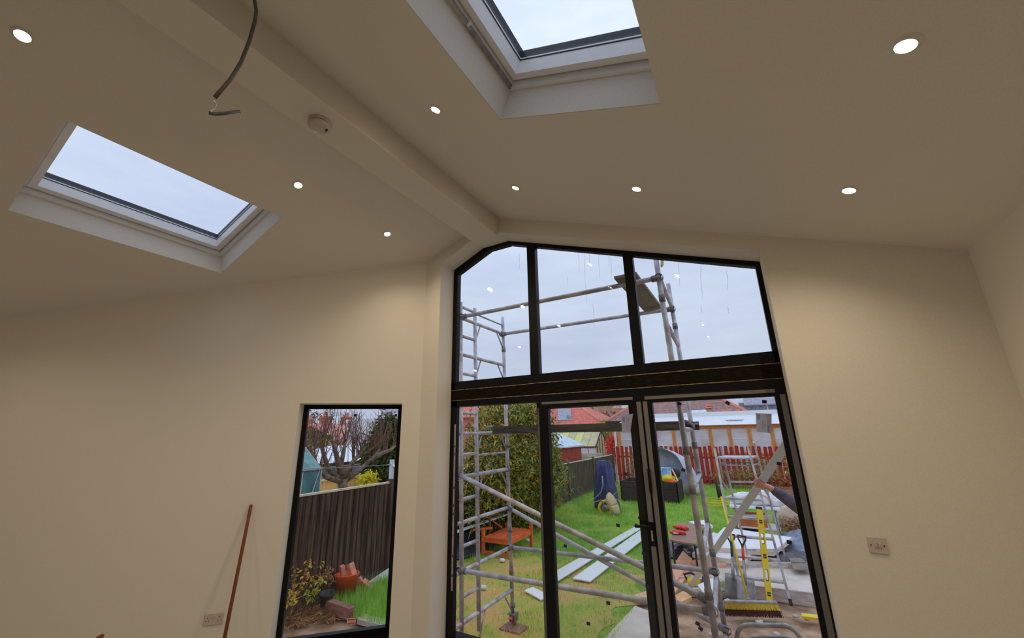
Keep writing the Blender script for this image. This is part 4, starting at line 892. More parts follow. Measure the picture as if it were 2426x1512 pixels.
c = onX(768, 1045, -24); bush('green_shrub', (-24, float(c[1])-1.2, 1.2), (1.2, 2.2, 1.1), 900, [M['leaf_green'], M['leaf_dark']], .3, .12, 'low dark hedge left of the pale outbuilding', 34)

# ------------------------------------------------------------------ strip of garden inside the fence (tall window)
M['orange_plastic'] = mat('orange_bucket_plastic', S(226, 78, 30, 1.15), S(206, 62, 24, 1.1), 5, .4)
M['brick'] = mat('pink_red_brick', S(176, 104, 84, 1.1), S(206, 140, 118, 1.1), 10, .9, bump=.4, bscale=40)
b = G(818, 1416); bk = thing('orange_bucket', (b[0], b[1], ZG), 'orange plastic bucket of broken bricks by the board fence', 'bucket')
bx_, by_ = float(b[0]), float(b[1])
obj('bucket_body', MB().lathe([(.0, .01), (.125, .01), (.13, .0), (.175, .30), (.187, .31), (.187, .325), (.172, .325), (.124, .02), (0, .02)], (bx_, by_, ZG), (-.05, .03, 1), 28), M['orange_plastic'], bk)
obj('handle', MB().path([(bx_+.02+.18*math.cos(a), by_+.18*math.sin(a)*.9, ZG+.31-.0*a) for a in np.linspace(.2, 2.9, 9)], .004, 5), M['galv'], bk)
def brickobj(c, e, lab, sc=1.0):
    R = Matrix.Rotation(e[2], 3, 'Z') @ Matrix.Rotation(e[1], 3, 'Y') @ Matrix.Rotation(e[0], 3, 'X')
    obj('brick', MB().box(c, (.215*sc, .1025*sc, .065*sc), R), M['brick'], label=lab, cat='brick', group='bricks by the orange bucket', bevel=.004)
brickobj((bx_+.04, by_+.05, ZG+.36), (.2, 1.15, .3), 'broken red brick sticking up highest out of the orange bucket')
brickobj((bx_-.07, by_-.03, ZG+.33), (.0, 1.4, 1.2), 'broken red brick at the fence side of the orange bucket')
b2 = G(853, 1400); brickobj((float(b2[0]), float(b2[1])+.03, ZG+.09), (.1, .95, .8), 'red brick leaning on the ground beside the orange bucket')
brickobj((float(b2[0])+.10, float(b2[1])+.05, ZG+.07), (.3, .75, .6), 'second red brick slumped against the leaning brick')
M['greyboard'] = mat('grey_white_board', S(196, 190, 188), S(214, 208, 206), 3, .7)
p1, p2, p3 = G(862, 1388), G(925, 1392), onX(925, 1338, FX+.35)
obj('leaning_board', MB().prism([p1, p2+np.array([0, .4, 0]), p3+np.array([0, .45, 0]), p3+np.array([-.02, .1, -.04])], (.02, .02, .03)), M['greyboard'], label='grey white sheet of board leaning by the fence past the bucket', cat='board')
a, b = G(762, 1443), G(826, 1468); d = Vector(b)-Vector(a); 
M['sleeper'] = mat('purple_brown_sleeper', S(116, 78, 74), S(150, 108, 98), 8, .9, bump=.4, stretch=(1, 1, 3))
obj('edging_sleeper', MB().beam(Vector(a)+Vector((0, .05, .05)), Vector(b)+Vector((0, .05, .05)), .10, .14), M['sleeper'], label='weathered purple brown edging block between soil and grass', cat='edging')
a, b = G(842, 1472), G(912, 1488); obj('edging_slab', MB().beam(Vector(a)+Vector((0, .08, .0)), Vector(b)+Vector((.15, .06, .0)), .16, .06), M['shutter'], label='pale stone edging strip in line with the sleeper', cat='edging')
M['black_pot'] = mat('black_plastic_pot', (.03, .03, .035, 1), (.05, .05, .055, 1), 20, .5)
b = G(757, 1446); obj('plant_pot', MB().lathe([(0, .0), (.07, .0), (.10, .18), (.107, .18), (.107, .20), (.09, .20), (.06, .03), (0, .03)], (float(b[0]), float(b[1])+.1, ZG), (.1, -.1, 1), 20), M['black_pot'], label='black plastic plant pot among the weeds by the fence', cat='plant pot')
def weed(px_, py_, h, spread, n, mt, lab, seed, L=.055, W=.028):
    b = G(px_, py_); b = Vector(b); t = thing('weed', b, lab, 'plant', 'weeds in the soil by the board fence'); r = random.Random(seed); pts = []
    for k in range(6):
        e = b+Vector((r.uniform(-spread, spread), r.uniform(-spread, spread), h*r.uniform(.6, 1.1))); q = [b, b.lerp(e, .5)+Vector((r.uniform(-.03, .03), 0, h*.1)), e]
        obj('stem', MB().path(q, [.005, .004, .002], 4), M['twig'], t)
        for j in range(n//6): pts.append(q[1].lerp(e, r.random())+Vector((r.uniform(-.04, .04), r.uniform(-.04, .04), r.uniform(-.03, .03))))
    foliage(t, pts, L, W, mt, seed)
weed(684, 1482, .55, .16, 90, M['leaf_gold'], 'yellow leaved weed close to the window corner by the fence', 41)
weed(712, 1462, .45, .2, 90, M['leaf_lime'], 'lime green weed with broad leaves in front of the fence', 42, .07, .035)
weed(738, 1446, .62, .2, 80, M['leaf_gold'], 'tall yellowing weed behind the black plant pot', 43)
weed(772, 1426, .48, .16, 140, M['leaf_brown'], 'brown withered weed between pot and orange bucket', 44, .06, .02)
weed(694, 1462, 1.05, .14, 24, M['leaf_gold'], 'tall bare stemmed weed with few yellow leaves against the fence', 45)
pts = [(float(G(px_, py_)[0])+random.uniform(-.25, .25), float(G(px_, py_)[1])+random.uniform(-.15, .15), ZG-.03+random.random()*.06) for px_, py_ in ((680, 1470), (700, 1460), (730, 1450), (760, 1455), (780, 1450)) for k in range(160)]
t = thing('dead_stalks', G(720, 1455), 'litter of dry stalks on the soil below the tall window', 'plant litter', None, 'stuff'); foliage(t, pts, .2, .01, M['leaf_brown'], 51, .15, 'stalks', .02)
# ================================================================== THINGS ON THE LAWN
def V(*a): return Vector(a)
M['pvc'] = mat('white_pvc_board', S(220, 218, 228, .95), S(230, 228, 238, .95), 3, .35)
def gboard(px4, lab, th=.02, z=ZG+.02):
    obj('fascia_board', MB().prism([onZ(a, b, z) for a, b in px4], (0, 0, th)), M['pvc'], label=lab, cat='board', bevel=.003)
gboard([(1290, 1371), (1290, 1399), (1521, 1252.5), (1505, 1249)], 'white plastic fascia board lying on the lawn nearer the bench')
gboard([(1357, 1373), (1398.5, 1380.5), (1556, 1254), (1545, 1238)], 'white plastic fascia board lying on the lawn nearer the table')
gboard([(1242, 1402), (1262, 1394), (1303, 1414), (1282, 1424)], 'short white fascia offcut lying on the worn lawn')
# orange bench
M['bench_red'] = mat('orange_stained_bench', S(176, 74, 36, 1.1), S(202, 98, 52, 1.1), 4, .5, stretch=(4, 1, 4))
be = thing('garden_bench', (-4.8, 8.1, ZG), 'orange stained slatted garden bench with a collapsed back', 'bench')
x0, x1, y0, y1, zs = -5.12, -4.5, 7.62, 8.58, -.27
for x, y, h in ((x1, y0, .16), (x1, y1, .14), (x0, y0, .16), (x0, y1, .10)): obj('leg', MB().mm((x-.03, y-.03, ZG), (x+.03, y+.03, zs+h)), M['bench_red'], be, bevel=.004)
for k in range(6): obj('seat_slat', MB().mm((x0+.02+k*.103, y0-.02, zs-.012), (x0+.10+k*.103, y1+.02, zs+.012)), M['bench_red'], be, bevel=.003)
obj('apron', MB().mm((x1-.012, y0, zs-.09), (x1+.012, y1, zs-.012)).mm((x0, y0-.012, zs-.09), (x1, y0+.012, zs-.012)).mm((x0, y1-.012, zs-.09), (x1, y1+.012, zs-.012)), M['bench_red'], be)
obj('stretcher', MB().mm((x0, y0-.015, ZG+.03), (x1, y0+.015, ZG+.08)), M['bench_red'], be)
obj('back_rail', MB().beam((x0-.04, y1-.15, zs+.02), (x0-.45, y1-.55, zs+.42), .07, .03), M['bench_red'], be); obj('back_rail', MB().beam((x0-.35, y0+.05, zs+.10), (x0+.05, y0+.28, zs+.12), .10, .03), M['bench_red'], be)
# dark sheet behind the bench with a pale board on it
M['black_sheet'] = mat('black_polythene', (.018, .020, .024, 1), (.05, .055, .065, 1), 6, .3, bump=.5, bscale=7, spec=.6)
def heap(nm, c, r, lab, seed, mt=None, cat='sheet', rough=1.0, sub=None):
    def fn(u, v):
        a = 2*math.pi*u; d = V(math.cos(a), math.sin(a), 0); k = v*(1+.25*noise.noise(V(math.cos(a)*1.5, math.sin(a)*1.5, seed)))
        z = r[2]*(1-v**2)*(.55+.6*abs(noise.noise(V(d.x*v*3, d.y*v*3, seed)))*rough)+.06*rough*noise.noise(V(d.x*v*7, d.y*v*7, seed+3))*(1-v*.6)
        return (c[0]+d.x*r[0]*k, c[1]+d.y*r[1]*k, c[2]+max(z, -.02))
    o = obj(nm, MB().grid(fn, 36, 12), mt or M['black_sheet'], label=lab, cat=cat); return o
c = G(1112, 1300); heap('plastic_sheet', (float(c[0])+.02, float(c[1])+.1, ZG), (.45, .9, .42), 'crumpled black plastic sheet heaped behind the orange bench', 1)
a = onZ(1076, 1262, -.12); b = onZ(1207, 1216, -.05)
obj('pale_board', MB().beam(V(*a), V(*b), .10, .025), mat('pale_blue_board', S(170, 186, 208), S(196, 208, 224), 4, .4), label='long pale blue board lying across the black sheet behind the bench', cat='board')
for px_, py_, lab in ((1250, 1284, 'clear plastic bottle lying under the bench end'), (1190, 1332, 'crumpled white plastic scrap on the grass by the bench leg'), (1146, 1397, 'small clear bottle lying on the lawn below the scaffold ladder')):
    c = G(px_, py_); obj('litter', MB().blob((float(c[0]), float(c[1]), ZG+.03), (.06, .04, .035), 8, 5, .5, int(px_)), M['gloss_white'], label=lab, cat='litter')
c = G(1212, 1500); obj('paving_pad', MB().prism([V(-3.16, 5.06, ZG-.03), V(-2.86, 5.06, ZG-.03), V(-2.84, 5.28, ZG-.03), V(-3.14, 5.29, ZG-.03)], (0, 0, .03)), M['sleeper'], label='brown board pad under the scaffold caster', cat='pad')

# upended wheelbarrow with blue tarpaulin
M['cream'] = mat('cream_barrow_tray', S(172, 152, 108, .9), S(192, 174, 132, .9), 4, .6); M['yellow'] = mat('yellow_plastic', S(236, 178, 24, 1.05), S(226, 164, 20, 1.05), 5, .4)
M['tarp'] = mat('blue_tarpaulin', S(12, 24, 62), S(38, 56, 112), 5, .35, bump=.6, bscale=8, spec=.6)
wb = thing('wheelbarrow', G(1450, 1218), 'wheelbarrow stood on end with cream tray and yellow wheel', 'wheelbarrow')
Yw_ = 12.75
def wp(px_, py_, dy=0): return V(*onY(px_, py_, Yw_+dy))
b_, t_ = wp(1464, 1218), wp(1444, 1170); ax = (t_-b_); sd = V(1, -.25, 0).normalized(); nm_ = ax.cross(sd).normalized()
def tray(u, v):
    a = math.pi*2*u; r = min(1, v*1.05); e = V(0, 0, 0)+ax*(.5+.55*math.sin(a)*r)+sd*(.135*math.cos(a)*r*(1 if abs(math.sin(a)) < .8 else .9))
    return b_+e-nm_*(.26*(1-v**4))
obj('tray', MB().grid(tray, 28, 8), M['cream'], wb, solid=.012)
obj('tray_rim', MB().path([tray(k/28, 1) for k in range(29)], .015, 6), M['cream'], wb)
for dx in (0, 1):
    off = V(dx*.42, dx*.28, 0)
    obj('handle_tube', MB().path([wp(1427, 1128)+off, wp(1428, 1150)+off, wp(1424, 1166)+off, wp(1406, 1184)+off, wp(1408, 1191)+off, wp(1424, 1185)+off, wp(1429, 1190)+off, wp(1432, 1214)+off], .018, 8), M['galv'], wb)
wc = wp(1428, 1207)+V(.05, .1, 0); R_ = .20
tyre = [(wc.x+R_*math.cos(a)*.75+.0, wc.y+R_*math.cos(a)*.66, wc.z+R_*math.sin(a)+.02) for a in np.linspace(0, 2*math.pi, 25)]
obj('tyre', MB().path(tyre, .045, 8, False), M['yellow'], wb); obj('hub', MB().lathe([(0, -.04), (.10, -.03), (.10, .03), (0, .04)], (wc.x, wc.y, wc.z+.02), (.66, -.75, 0), 14), M['galv'], wb)
c = onY(1438, 1180, 13.4)
def tarp(u, v):
    a = 2*math.pi*u; w = .20+.18*v**.7; w *= 1+.45*noise.noise(V(math.cos(a)*2.6, math.sin(a)*2.6, v*2))+.12*math.sin(5*a+3*v)
    return (float(c[0])+w*math.cos(a)+.12*(1-v)*-.6, 13.5+w*.7*math.sin(a), .86-1.42*v+.05*noise.noise(V(a, v*4, 2)))
obj('tarpaulin', MB().grid(tarp, 30, 14).quad(*[tarp(k/30, 0) for k in range(30)]), M['tarp'], label='blue tarpaulin draped upright behind the upended wheelbarrow', cat='tarpaulin')

# black planter with grey tent-like cover and odds and ends
M['black_wood'] = mat('black_painted_boards', (.016, .014, .016, 1), (.035, .03, .034, 1), 8, .6)
bx = thing('black_planter', (-3.35, 15.9, ZG), 'black timber planter box on the lawn under the grey cover', 'planter')
x0, x1, y0, y1, zt = -4.34, -2.39, 15.3, 16.5, .05
for k in range(3):
    z0, z1 = ZG+.02+k*.212, ZG+.22+k*.212
    obj('board', MB().mm((x0, y0, z0), (x1, y0+.04, z1)), M['black_wood'], bx); obj('board', MB().mm((x0, y1-.04, z0), (x1, y1, z1)), M['black_wood'], bx)
    obj('board', MB().mm((x0, y0, z0), (x0+.04, y1, z1)), M['black_wood'], bx); obj('board', MB().mm((x1-.04, y0, z0), (x1, y1, z1)), M['black_wood'], bx)
obj('fill', MB().mm((x0+.04, y0+.04, ZG), (x1-.04, y1-.04, zt-.12)), M['black_wood'], bx)
obj('top_trim', MB().mm((x0+.5, y0-.015, zt-.10), (x0+1.0, y0, zt-.085)), M['galv'], bx)
M['grey_cover'] = mat('grey_tent_fabric', S(150, 156, 172), S(186, 190, 204), 3, .7, bump=.3)
def arch(u, v):
    a = math.pi*(u*1.08-.04); x = -3.17-.98*math.cos(a)*(1+.05*noise.noise(V(u*6, v*3, 1)))+.25*v; z = -.45+1.62*max(0, math.sin(a))**.75*(1-.12*v)+.03*noise.noise(V(u*9, v*5, 4)) 
    return (x, 16.55+.75*v+.1*math.sin(a), max(z, ZG))
obj('tent_cover', MB().grid(arch, 34, 8).quad(*[arch(k/34, 1) for k in range(35)]), M['grey_cover'], label='grey fabric tent-shaped cover arched behind the black planter', cat='tent')
def blob(nm, px_, py_, Y, sz, mt, lab, cat, seed=1):
    c = onY(px_, py_, Y); obj(nm, MB().blob(tuple(c), sz, 12, 8, .35, seed), mt, label=lab, cat=cat)
M['bluecard'] = mat('blue_white_card', S(90, 150, 200), S(196, 214, 230), 5, .5); M['cardboard'] = mat('tan_cardboard', S(186, 140, 90), S(206, 166, 116), 5, .8)
c = onY(1578, 1120, 16.0); obj('cardboard_box', MB().box(tuple(c), (.36, .22, .34), Matrix.Rotation(.2, 3, 'Z')), M['bluecard'], label='blue and white box standing in the black planter', cat='box', bevel=.01)
c = onY(1583, 1135, 15.9); obj('yellow_bag', MB().blob(tuple(c), (.24, .15, .14), 12, 8, .4, 3), M['yellow'], label='bright yellow bag lying in the black planter', cat='bag')
c = onY(1592, 1142, 15.8); obj('orange_bag', MB().blob(tuple(c), (.2, .12, .07), 12, 8, .4, 5), M['orange_plastic'], label='orange bag at the planter rim', cat='bag')
for k, (p, q) in enumerate((((1592, 1112), (1606, 1140)), ((1580, 1125), (1603, 1142)))):
    obj('timber_stick', MB().beam(V(*onY(*p, 16.0)), V(*onY(*q, 15.7)), .05, .03), M['cardboard'], label='timber stick poking up beside the blue box' if k == 0 else 'timber stick lying across the yellow bag', cat='wood')
c = onY(1600, 1122, 16.2); obj('dark_bag', MB().blob(tuple(c), (.18, .14, .16), 12, 8, .3, 8), M['black_wood'], label='dark lumpy bag under the grey cover arch', cat='bag')
c = onY(1635, 1135, 17.5); obj('pale_rock', MB().blob((float(c[0]), 17.5, ZG+.28), (.38, .3, .30), 12, 8, .4, 2), M['concrete'], label='pale boulder on the lawn edge beside the grey cover', cat='rock')

# ================================================================== WORK AREA: table, gloves, offcuts, boards, sheets
M['brown_top'] = mat('brown_laminate', S(120, 88, 72), S(146, 110, 92), 4, .5); M['dark_leg'] = mat('dark_metal_leg', (.02, .018, .018, 1), rough=.5)
zt = -.06; q = [V(*onZ(a, b, zt)) for a, b in ((1586, 1279), (1607, 1238), (1668, 1243), (1648, 1289))]
tb_ = thing('work_table', ((q[0].x+q[2].x)/2, (q[0].y+q[2].y)/2, ZG), 'low brown topped work table with dark metal legs', 'table')
obj('table_top', MB().prism(q, (0, 0, -.03)), M['brown_top'], tb_, bevel=.004)
cc = (q[0]+q[1]+q[2]+q[3])/4
for p in q:
    e = p.lerp(cc, .14); obj('leg', MB().tube((e.x, e.y, zt-.03), (e.x, e.y, ZG), .016, 8), M['dark_leg'], tb_)
obj('apron', MB().path([(p.lerp(cc, .14)-V(0, 0, .05)) for p in q+[q[0]]], .014, 6), M['dark_leg'], tb_)
M['red_glove'] = mat('red_rubber_glove', S(206, 50, 30, 1.1), S(186, 36, 24, 1.0), 8, .5); M['label_white'] = mat('white_label', S(230, 226, 222), rough=.5)
for j, (px_, py_, ang, lab) in enumerate(((1604, 1266, .25, 'red work glove with a white label at the table corner'), (1612, 1254, -.5, 'red work glove lying behind the labelled glove'))):
    c = V(*onZ(px_, py_, zt)); g = thing('work_glove', c, lab, 'glove', 'red work gloves on the table'); R = Matrix.Rotation(ang, 3, 'Z')
    obj('palm', MB().blob(c+V(0, 0, .035), (.085, .065, .035), 12, 8, .2, j), M['red_glove'], g)
    for k in range(4): obj('finger', MB().path([c+R @ V(.05, -.045+k*.03, .035), c+R @ V(.11, -.05+k*.033, .04), c+R @ V(.15, -.05+k*.033, .018)], [.018, .017, .012], 8), M['red_glove'], g)
    obj('thumb', MB().path([c+R @ V(.0, .05, .035), c+R @ V(.05, .10, .03), c+R @ V(.08, .11, .02)], [.019, .017, .012], 8), M['red_glove'], g)
    obj('cuff', MB().box(c+R @ V(-.09, 0, .03), (.07, .11, .045), R), M['red_glove'], g, bevel=.012)
    if j == 0: obj('label_patch', MB().box(c+R @ V(-.02, -.058, .03), (.09, .012, .025), R), M['label_white'], g)
def gplank(px4, z, th, mt, nm, lab, cat, kids=None): return obj(nm, MB().prism([onZ(a, b, z) for a, b in px4], (0, 0, th)), mt, label=lab, cat=cat, bevel=.003)
M['salmon'] = mat('salmon_timber', S(196, 138, 106), S(214, 160, 130), 4, .8, stretch=(2, 2, 2))
gplank([(1592, 1352), (1603, 1384), (1640, 1330), (1618, 1310)], ZG+.08, .04, M['salmon'], 'timber_plank', 'salmon coloured plank lying beside the table legs', 'plank')
gplank([(1588, 1392), (1600, 1410), (1645, 1348), (1632, 1340)], ZG+.06, .035, M['salmon'], 'timber_plank', 'second salmon plank lying nearer the scaffold brace', 'plank')
gplank([(1632, 1334), (1634, 1341), (1720, 1346), (1718, 1338)], ZG+.05, .05, M['salmon'], 'timber_batten', 'thin timber batten lying in front of the black sheet', 'plank')
M['blueblock'] = mat('blue_grey_block', S(96, 98, 128), S(120, 122, 150), 5, .6)
gplank([(1587, 1290), (1592, 1300), (1618, 1290), (1606, 1277)], ZG+.2, .05, M['blueblock'], 'blue_board', 'blue grey board propped at the table foot', 'board')
# circular saw lying on the slab
c = V(*G(1648, 1398)); sw = thing('circular_saw', c, 'yellow and black circular saw lying on the concrete', 'power tool')
obj('motor', MB().lathe([(0, -.11), (.055, -.10), (.06, .02), (.04, .08), (0, .09)], c+V(0, 0, .11), (1, .3, 0), 14), M['yellow'], sw); obj('blade_guard', MB().lathe([(0, 0), (.09, 0), (.095, .02), (.09, .04), (0, .04)], c+V(.12, .03, .10), (1, .3, 0), 18), M['dark_leg'], sw)
obj('base_plate', MB().box(c+V(.03, 0, .012), (.30, .16, .01)), M['galv'], sw); obj('handle', MB().path([c+V(-.1, 0, .12), c+V(-.14, -.02, .20), c+V(-.04, 0, .23), c+V(.06, .02, .18)], .018, 8), M['dark_leg'], sw)
M['foam'] = mat('white_foam_board', S(216, 214, 222, .85), S(226, 224, 230, .85), 3, .6); M['foam_edge'] = mat('pink_beige_edge', S(204, 172, 152), S(216, 188, 170), 6, .8)
gplank([(1655, 1404), (1668, 1422), (1706, 1420), (1690, 1386)], ZG+.05, .10, M['foam'], 'foam_block', 'white foam block on the concrete next to the saw', 'insulation')
gplank([(1600, 1420), (1610, 1438), (1640, 1424), (1622, 1408)], ZG+.03, .05, M['cardboard'], 'timber_offcut', 'tan timber offcut near the scaffold diagonal', 'wood')
gplank([(1500, 1420), (1520, 1430), (1556, 1412), (1545, 1404)], ZG+.02, .05, M['salmon'], 'timber_offcut', 'tan timber offcut on the lawn beside the door post', 'wood')
# stack of white sheets on the slab
for k, (z, px4, lab) in enumerate(((-.34, ((1668, 1296), (1716, 1250), (1876, 1274), (1832, 1308)), 'upper white insulation sheet propped over the black plastic'), (-.42, ((1640, 1312), (1690, 1262), (1800, 1300), (1760, 1330)), 'lower white insulation sheet under the upper sheet'))):
    ish = thing('insulation_sheet', V(*onZ(px4[0][0], px4[0][1], z)), lab, 'insulation'); qq = [V(*onZ(a, b, z)) for a, b in px4]
    obj('core', MB().prism(qq, (0, 0, -.07)), M['foam_edge'], ish); obj('facing', MB().prism([p+V(0, 0, .001) for p in qq], (0, 0, .006)), M['foam'], ish)
c = V(*G(1645, 1318)); obj('foam_offcut', MB().box(c+V(0, 0, .12), (.03, .22, .36), Matrix.Rotation(.3, 3, 'X') @ Matrix.Rotation(.3, 3, 'Z')), M['foam'], label='white foam offcut standing on edge behind the table legs', cat='insulation')
obj('foam_offcut', MB().prism([onZ(a, b, -.2) for a, b in ((1632, 1242), (1650, 1250), (1690, 1252), (1668, 1238))], (0, 0, .05)), M['foam'], label='white foam offcut lying beyond the brown table', cat='insulation')
c = G(1630, 1325); heap('plastic_sheet', (float(c[0]), float(c[1])+.4, ZG+.02), (.62, .5, .20), 'crumpled black plastic sheet under the brown table', 2)
c = G(1800, 1335); heap('plastic_sheet', (float(c[0])+.2, float(c[1])+.45, ZG+.05), (1.25, .6, .14), 'crumpled black plastic sheet spread below the white sheets', 3)
c = G(1885, 1310); heap('plastic_sheet', (float(c[0])+.25, float(c[1])+.6, ZG+.03), (.62, .9, .36), 'crumpled grey plastic sheet heaped behind the person', 4, mat('grey_polythene', S(70, 82, 100), S(120, 132, 150), 5, .35, bump=.5, bscale=7, spec=.6))
c = G(1742, 1262); heap('dark_bag', (float(c[0])+.3, float(c[1]), ZG+.02), (.35, .3, .28), 'small black bag beyond the white sheets', 6)
gplank([(1868, 1320), (1880, 1352), (1925, 1352), (1900, 1326)], ZG+.12, .02, M['ply'], 'plywood_piece', 'tan plywood piece lying on the plastic behind the ladder', 'board')

# ================================================================== PLATFORM STEPLADDER
sl_ = thing('platform_stepladder', (-.15, 8.3, ZG), 'aluminium platform stepladder standing on the concrete edge', 'ladder')
fl, fr_ = V(-.46, 7.45, ZG), V(.14, 7.52, ZG); tl, tr_ = V(-.571, 8.1, 1.474), V(-.066, 8.1, 1.53)
bl, br = V(*G(1778, 1346)), V(.23, 9.37, ZG); btl, btr = V(-.501, 8.62, 1.5), V(.042, 8.62, 1.556)
for p, q in ((fl, tl), (fr_, tr_), (bl, btl), (br, btr)):
    o = obj('stile', MB().beam(p, q, .032, .062, (0, 1, 0)), M['alu'], sl_); obj('foot_cap', MB().beam(p-V(0, 0, .005), p.lerp(q, .035), .042, .072, (0, 1, 0)), M['rubber'], o)
def at(p, q, z): f_ = (z-p.z)/(q.z-p.z); return p.lerp(q, f_)
for z in (-.34, -.08, .18, .44, .70): obj('tread', MB().beam(at(fl, tl, z), at(fr_, tr_, z), .08, .028, (0, 0, 1)), M['alu'], sl_)
for z in (-.30, .28, .86): obj('back_rung', MB().beam(at(bl, btl, z), at(br, btr, z), .03, .03), M['alu'], sl_)
zp = 1.30; pq = [at(fl, tl, zp), at(fr_, tr_, zp), at(br, btr, zp), at(bl, btl, zp)]
obj('platform', MB().prism([p+V(0, 0, 0) for p in pq], (0, 0, .025)), M['alu'], sl_); obj('platform_rail', MB().path([p-V(0, 0, .10) for p in pq+[pq[0]]], .012, 6), M['galv'], sl_)
obj('spreader', MB().beam(at(fr_, tr_, 1.0), at(br, btr, .62), .02, .01), M['galv'], sl_); obj('spreader', MB().beam(at(fl, tl, 1.0), at(bl, btl, .62), .02, .01), M['galv'], sl_)

# ================================================================== HAND TOOLS LEANING ON THE LADDER
sv0, sv1 = V(-.12, 7.40, ZG), V(-.05, 7.72, .62)
lv = thing('spirit_level', sv0, 'yellow box spirit level leaning upright against the stepladder', 'spirit level')
ax = (sv1-sv0); LV = ax.length; ax.normalize(); sd = V(.94, .34, 0); sd = (sd-ax*sd.dot(ax)).normalized(); nn = sd.cross(ax)
Rl = Matrix((sd, nn, ax)).transposed()
def lvb(u, w, du, dw, t=.024, off=0): return MB().box(sv0+ax*u+sd*w+nn*off, (dw, t, du), Rl)
hw = .04; holes = [(.13, .05), (.36, .15), (.60, .055), (.83, .15), (1.06, .05)]; prev = .015
for u, du in holes:
    obj('body_section', lvb((prev+u-du/2)/2, 0, (u-du/2)-prev, 2*hw), M['yellow'], lv)
    for s_ in (-1, 1): obj('body_edge', lvb(u, s_*.030, du, .020), M['yellow'], lv)
    prev = u+du/2
    if du > .1: obj('grip_ring', MB().path([sv0+ax*(u+a)+sd*b for a, b in ((-.08, 0), (-.055, .021), (.055, .021), (.08, 0), (.055, -.021), (-.055, -.021), (-.08, 0))], .005, 6), M['dark_leg'], lv)
    else:
        vh = obj('vial_housing', lvb(u, 0, du, .042, .028), M['dark_leg'], lv); obj('vial', MB().tube(sv0+ax*u-sd*.016, sv0+ax*u+sd*.016, .016, 10), M['leaf_lime'], vh)
obj('body_section', lvb((prev+LV-.03)/2, 0, LV-.03-prev, 2*hw), M['yellow'], lv)
obj('end_cap', lvb(.006, 0, .022, 2*hw+.004, .028), M['dark_leg'], lv); obj('end_cap', lvb(LV-.015, 0, .035, 2*hw+.004, .028), M['dark_leg'], lv)
# broom
hb = V(-.36, 7.0, -.48); ht = V(-.57, 7.72, .889)
br_ = thing('yard_broom', (-.33, 6.92, ZG), 'yellow handled wide yard broom standing on its bristles', 'broom')
dd = (ht-hb); obj('handle', MB().tube(hb, hb+dd*.93, .014, 12), M['yellow'], br_); obj('handle_grip', MB().tube(hb+dd*.90, ht, .0165, 12), M['rubber'], br_)
b0, b1 = V(-.64, 6.78, -.44), V(-.03, 7.04, -.44); bdv = (b1-b0); bn = V(-bdv.y, bdv.x, 0).normalized()
obj('broom_head', MB().beam(b0, b1, .055, .03), M['galv'], br_, bevel=.006); obj('bracket', MB().beam(hb+V(0, 0, .05), hb-V(0, 0, .03), .05, .03), M['galv'], br_)
M['bristle_y'] = mat('yellow_bristles', S(214, 176, 60, 1.1), S(190, 150, 46, 1.1), 40, .8); M['bristle_r'] = mat('dark_red_bristles', S(50, 12, 12), S(78, 22, 20), 40, .8)
my, mr = MB(), MB(); r = random.Random(3)
for i in range(110):
    for j in range(4):
        p = b0.lerp(b1, (i+.5)/110)+bn*(-.022+.0147*j); sp = V(bdv.normalized().x, bdv.normalized().y, 0)*(((i/110)-.5)*.03)+bn*((j-1.5)*.012)+V(r.uniform(-.004, .004), r.uniform(-.004, .004), 0)
        my.tube(p+V(0, 0, -.012), p+sp+V(0, 0, -.085), .003, 3, None, False); mr.tube(p+sp+V(0, 0, -.08), p+sp*1.7+V(0, 0, -.155), .0042, 3, None, False)
obj('upper_bristles', my, M['bristle_y'], br_, kind='stuff'); obj('lower_bristles', mr, M['bristle_r'], br_, kind='stuff')
# spades
M['spade_steel'] = mat('spade_steel', (.28, .27, .27, 1), (.42, .41, .40, 1), 12, .45, .5); M['red_grip'] = mat('red_shaft_sleeve', S(214, 50, 26, 1.1), rough=.45); M['greenshaft'] = mat('dark_green_shaft', S(28, 52, 44), rough=.5)
def spade(foot, top, lab, sleeve, shaft):
    foot, top = V(*foot), V(*top); ax = (top-foot); L_ = ax.length; ax.normalize(); sd = V(.95, .3, 0); sd = (sd-ax*sd.dot(ax)).normalized(); nn = sd.cross(ax)
    t = thing('spade', foot, lab, 'spade', 'spades leaning on the stepladder')
    def bl(u, v): w = .13*(1-.12*v)*(2*u-1); z = .32*v; return foot+ax*z+sd*w+nn*(.018*(2*u-1)**2)
    obj('blade', MB().grid(bl, 10, 6), M['spade_steel'], t, solid=.004)
    obj('socket', MB().path([foot+ax*.24-nn*.005, foot+ax*.34, foot+ax*.55], [.02, .024, .018], 10), M['spade_steel'], t)
    obj('shaft', MB().tube(foot+ax*.50, top-ax*.12, .017, 10), shaft, t)
    if sleeve: obj('shaft_sleeve', MB().tube(foot+ax*(L_*.63), foot+ax*(L_*.82), .0185, 10), M['red_grip'], t)
    obj('d_handle', MB().path([top-ax*.14, top-ax*.10+sd*.02, top-ax*.05+sd*.048, top+sd*.055, top-sd*.055, top-ax*.05-sd*.048, top-ax*.10-sd*.02, top-ax*.14], .012, 8), M['dark_leg'], t)
spade((-.40, 7.28, ZG+.0), onY(1757, 1270, 7.62), 'spade with a red sleeved shaft and grey blade behind the broom', True, M['dark_leg'])
spade((-.56, 7.38, ZG+.0), onY(1731, 1266, 7.66), 'spade with a dark green shaft beside the broom handle', False, M['greenshaft'])
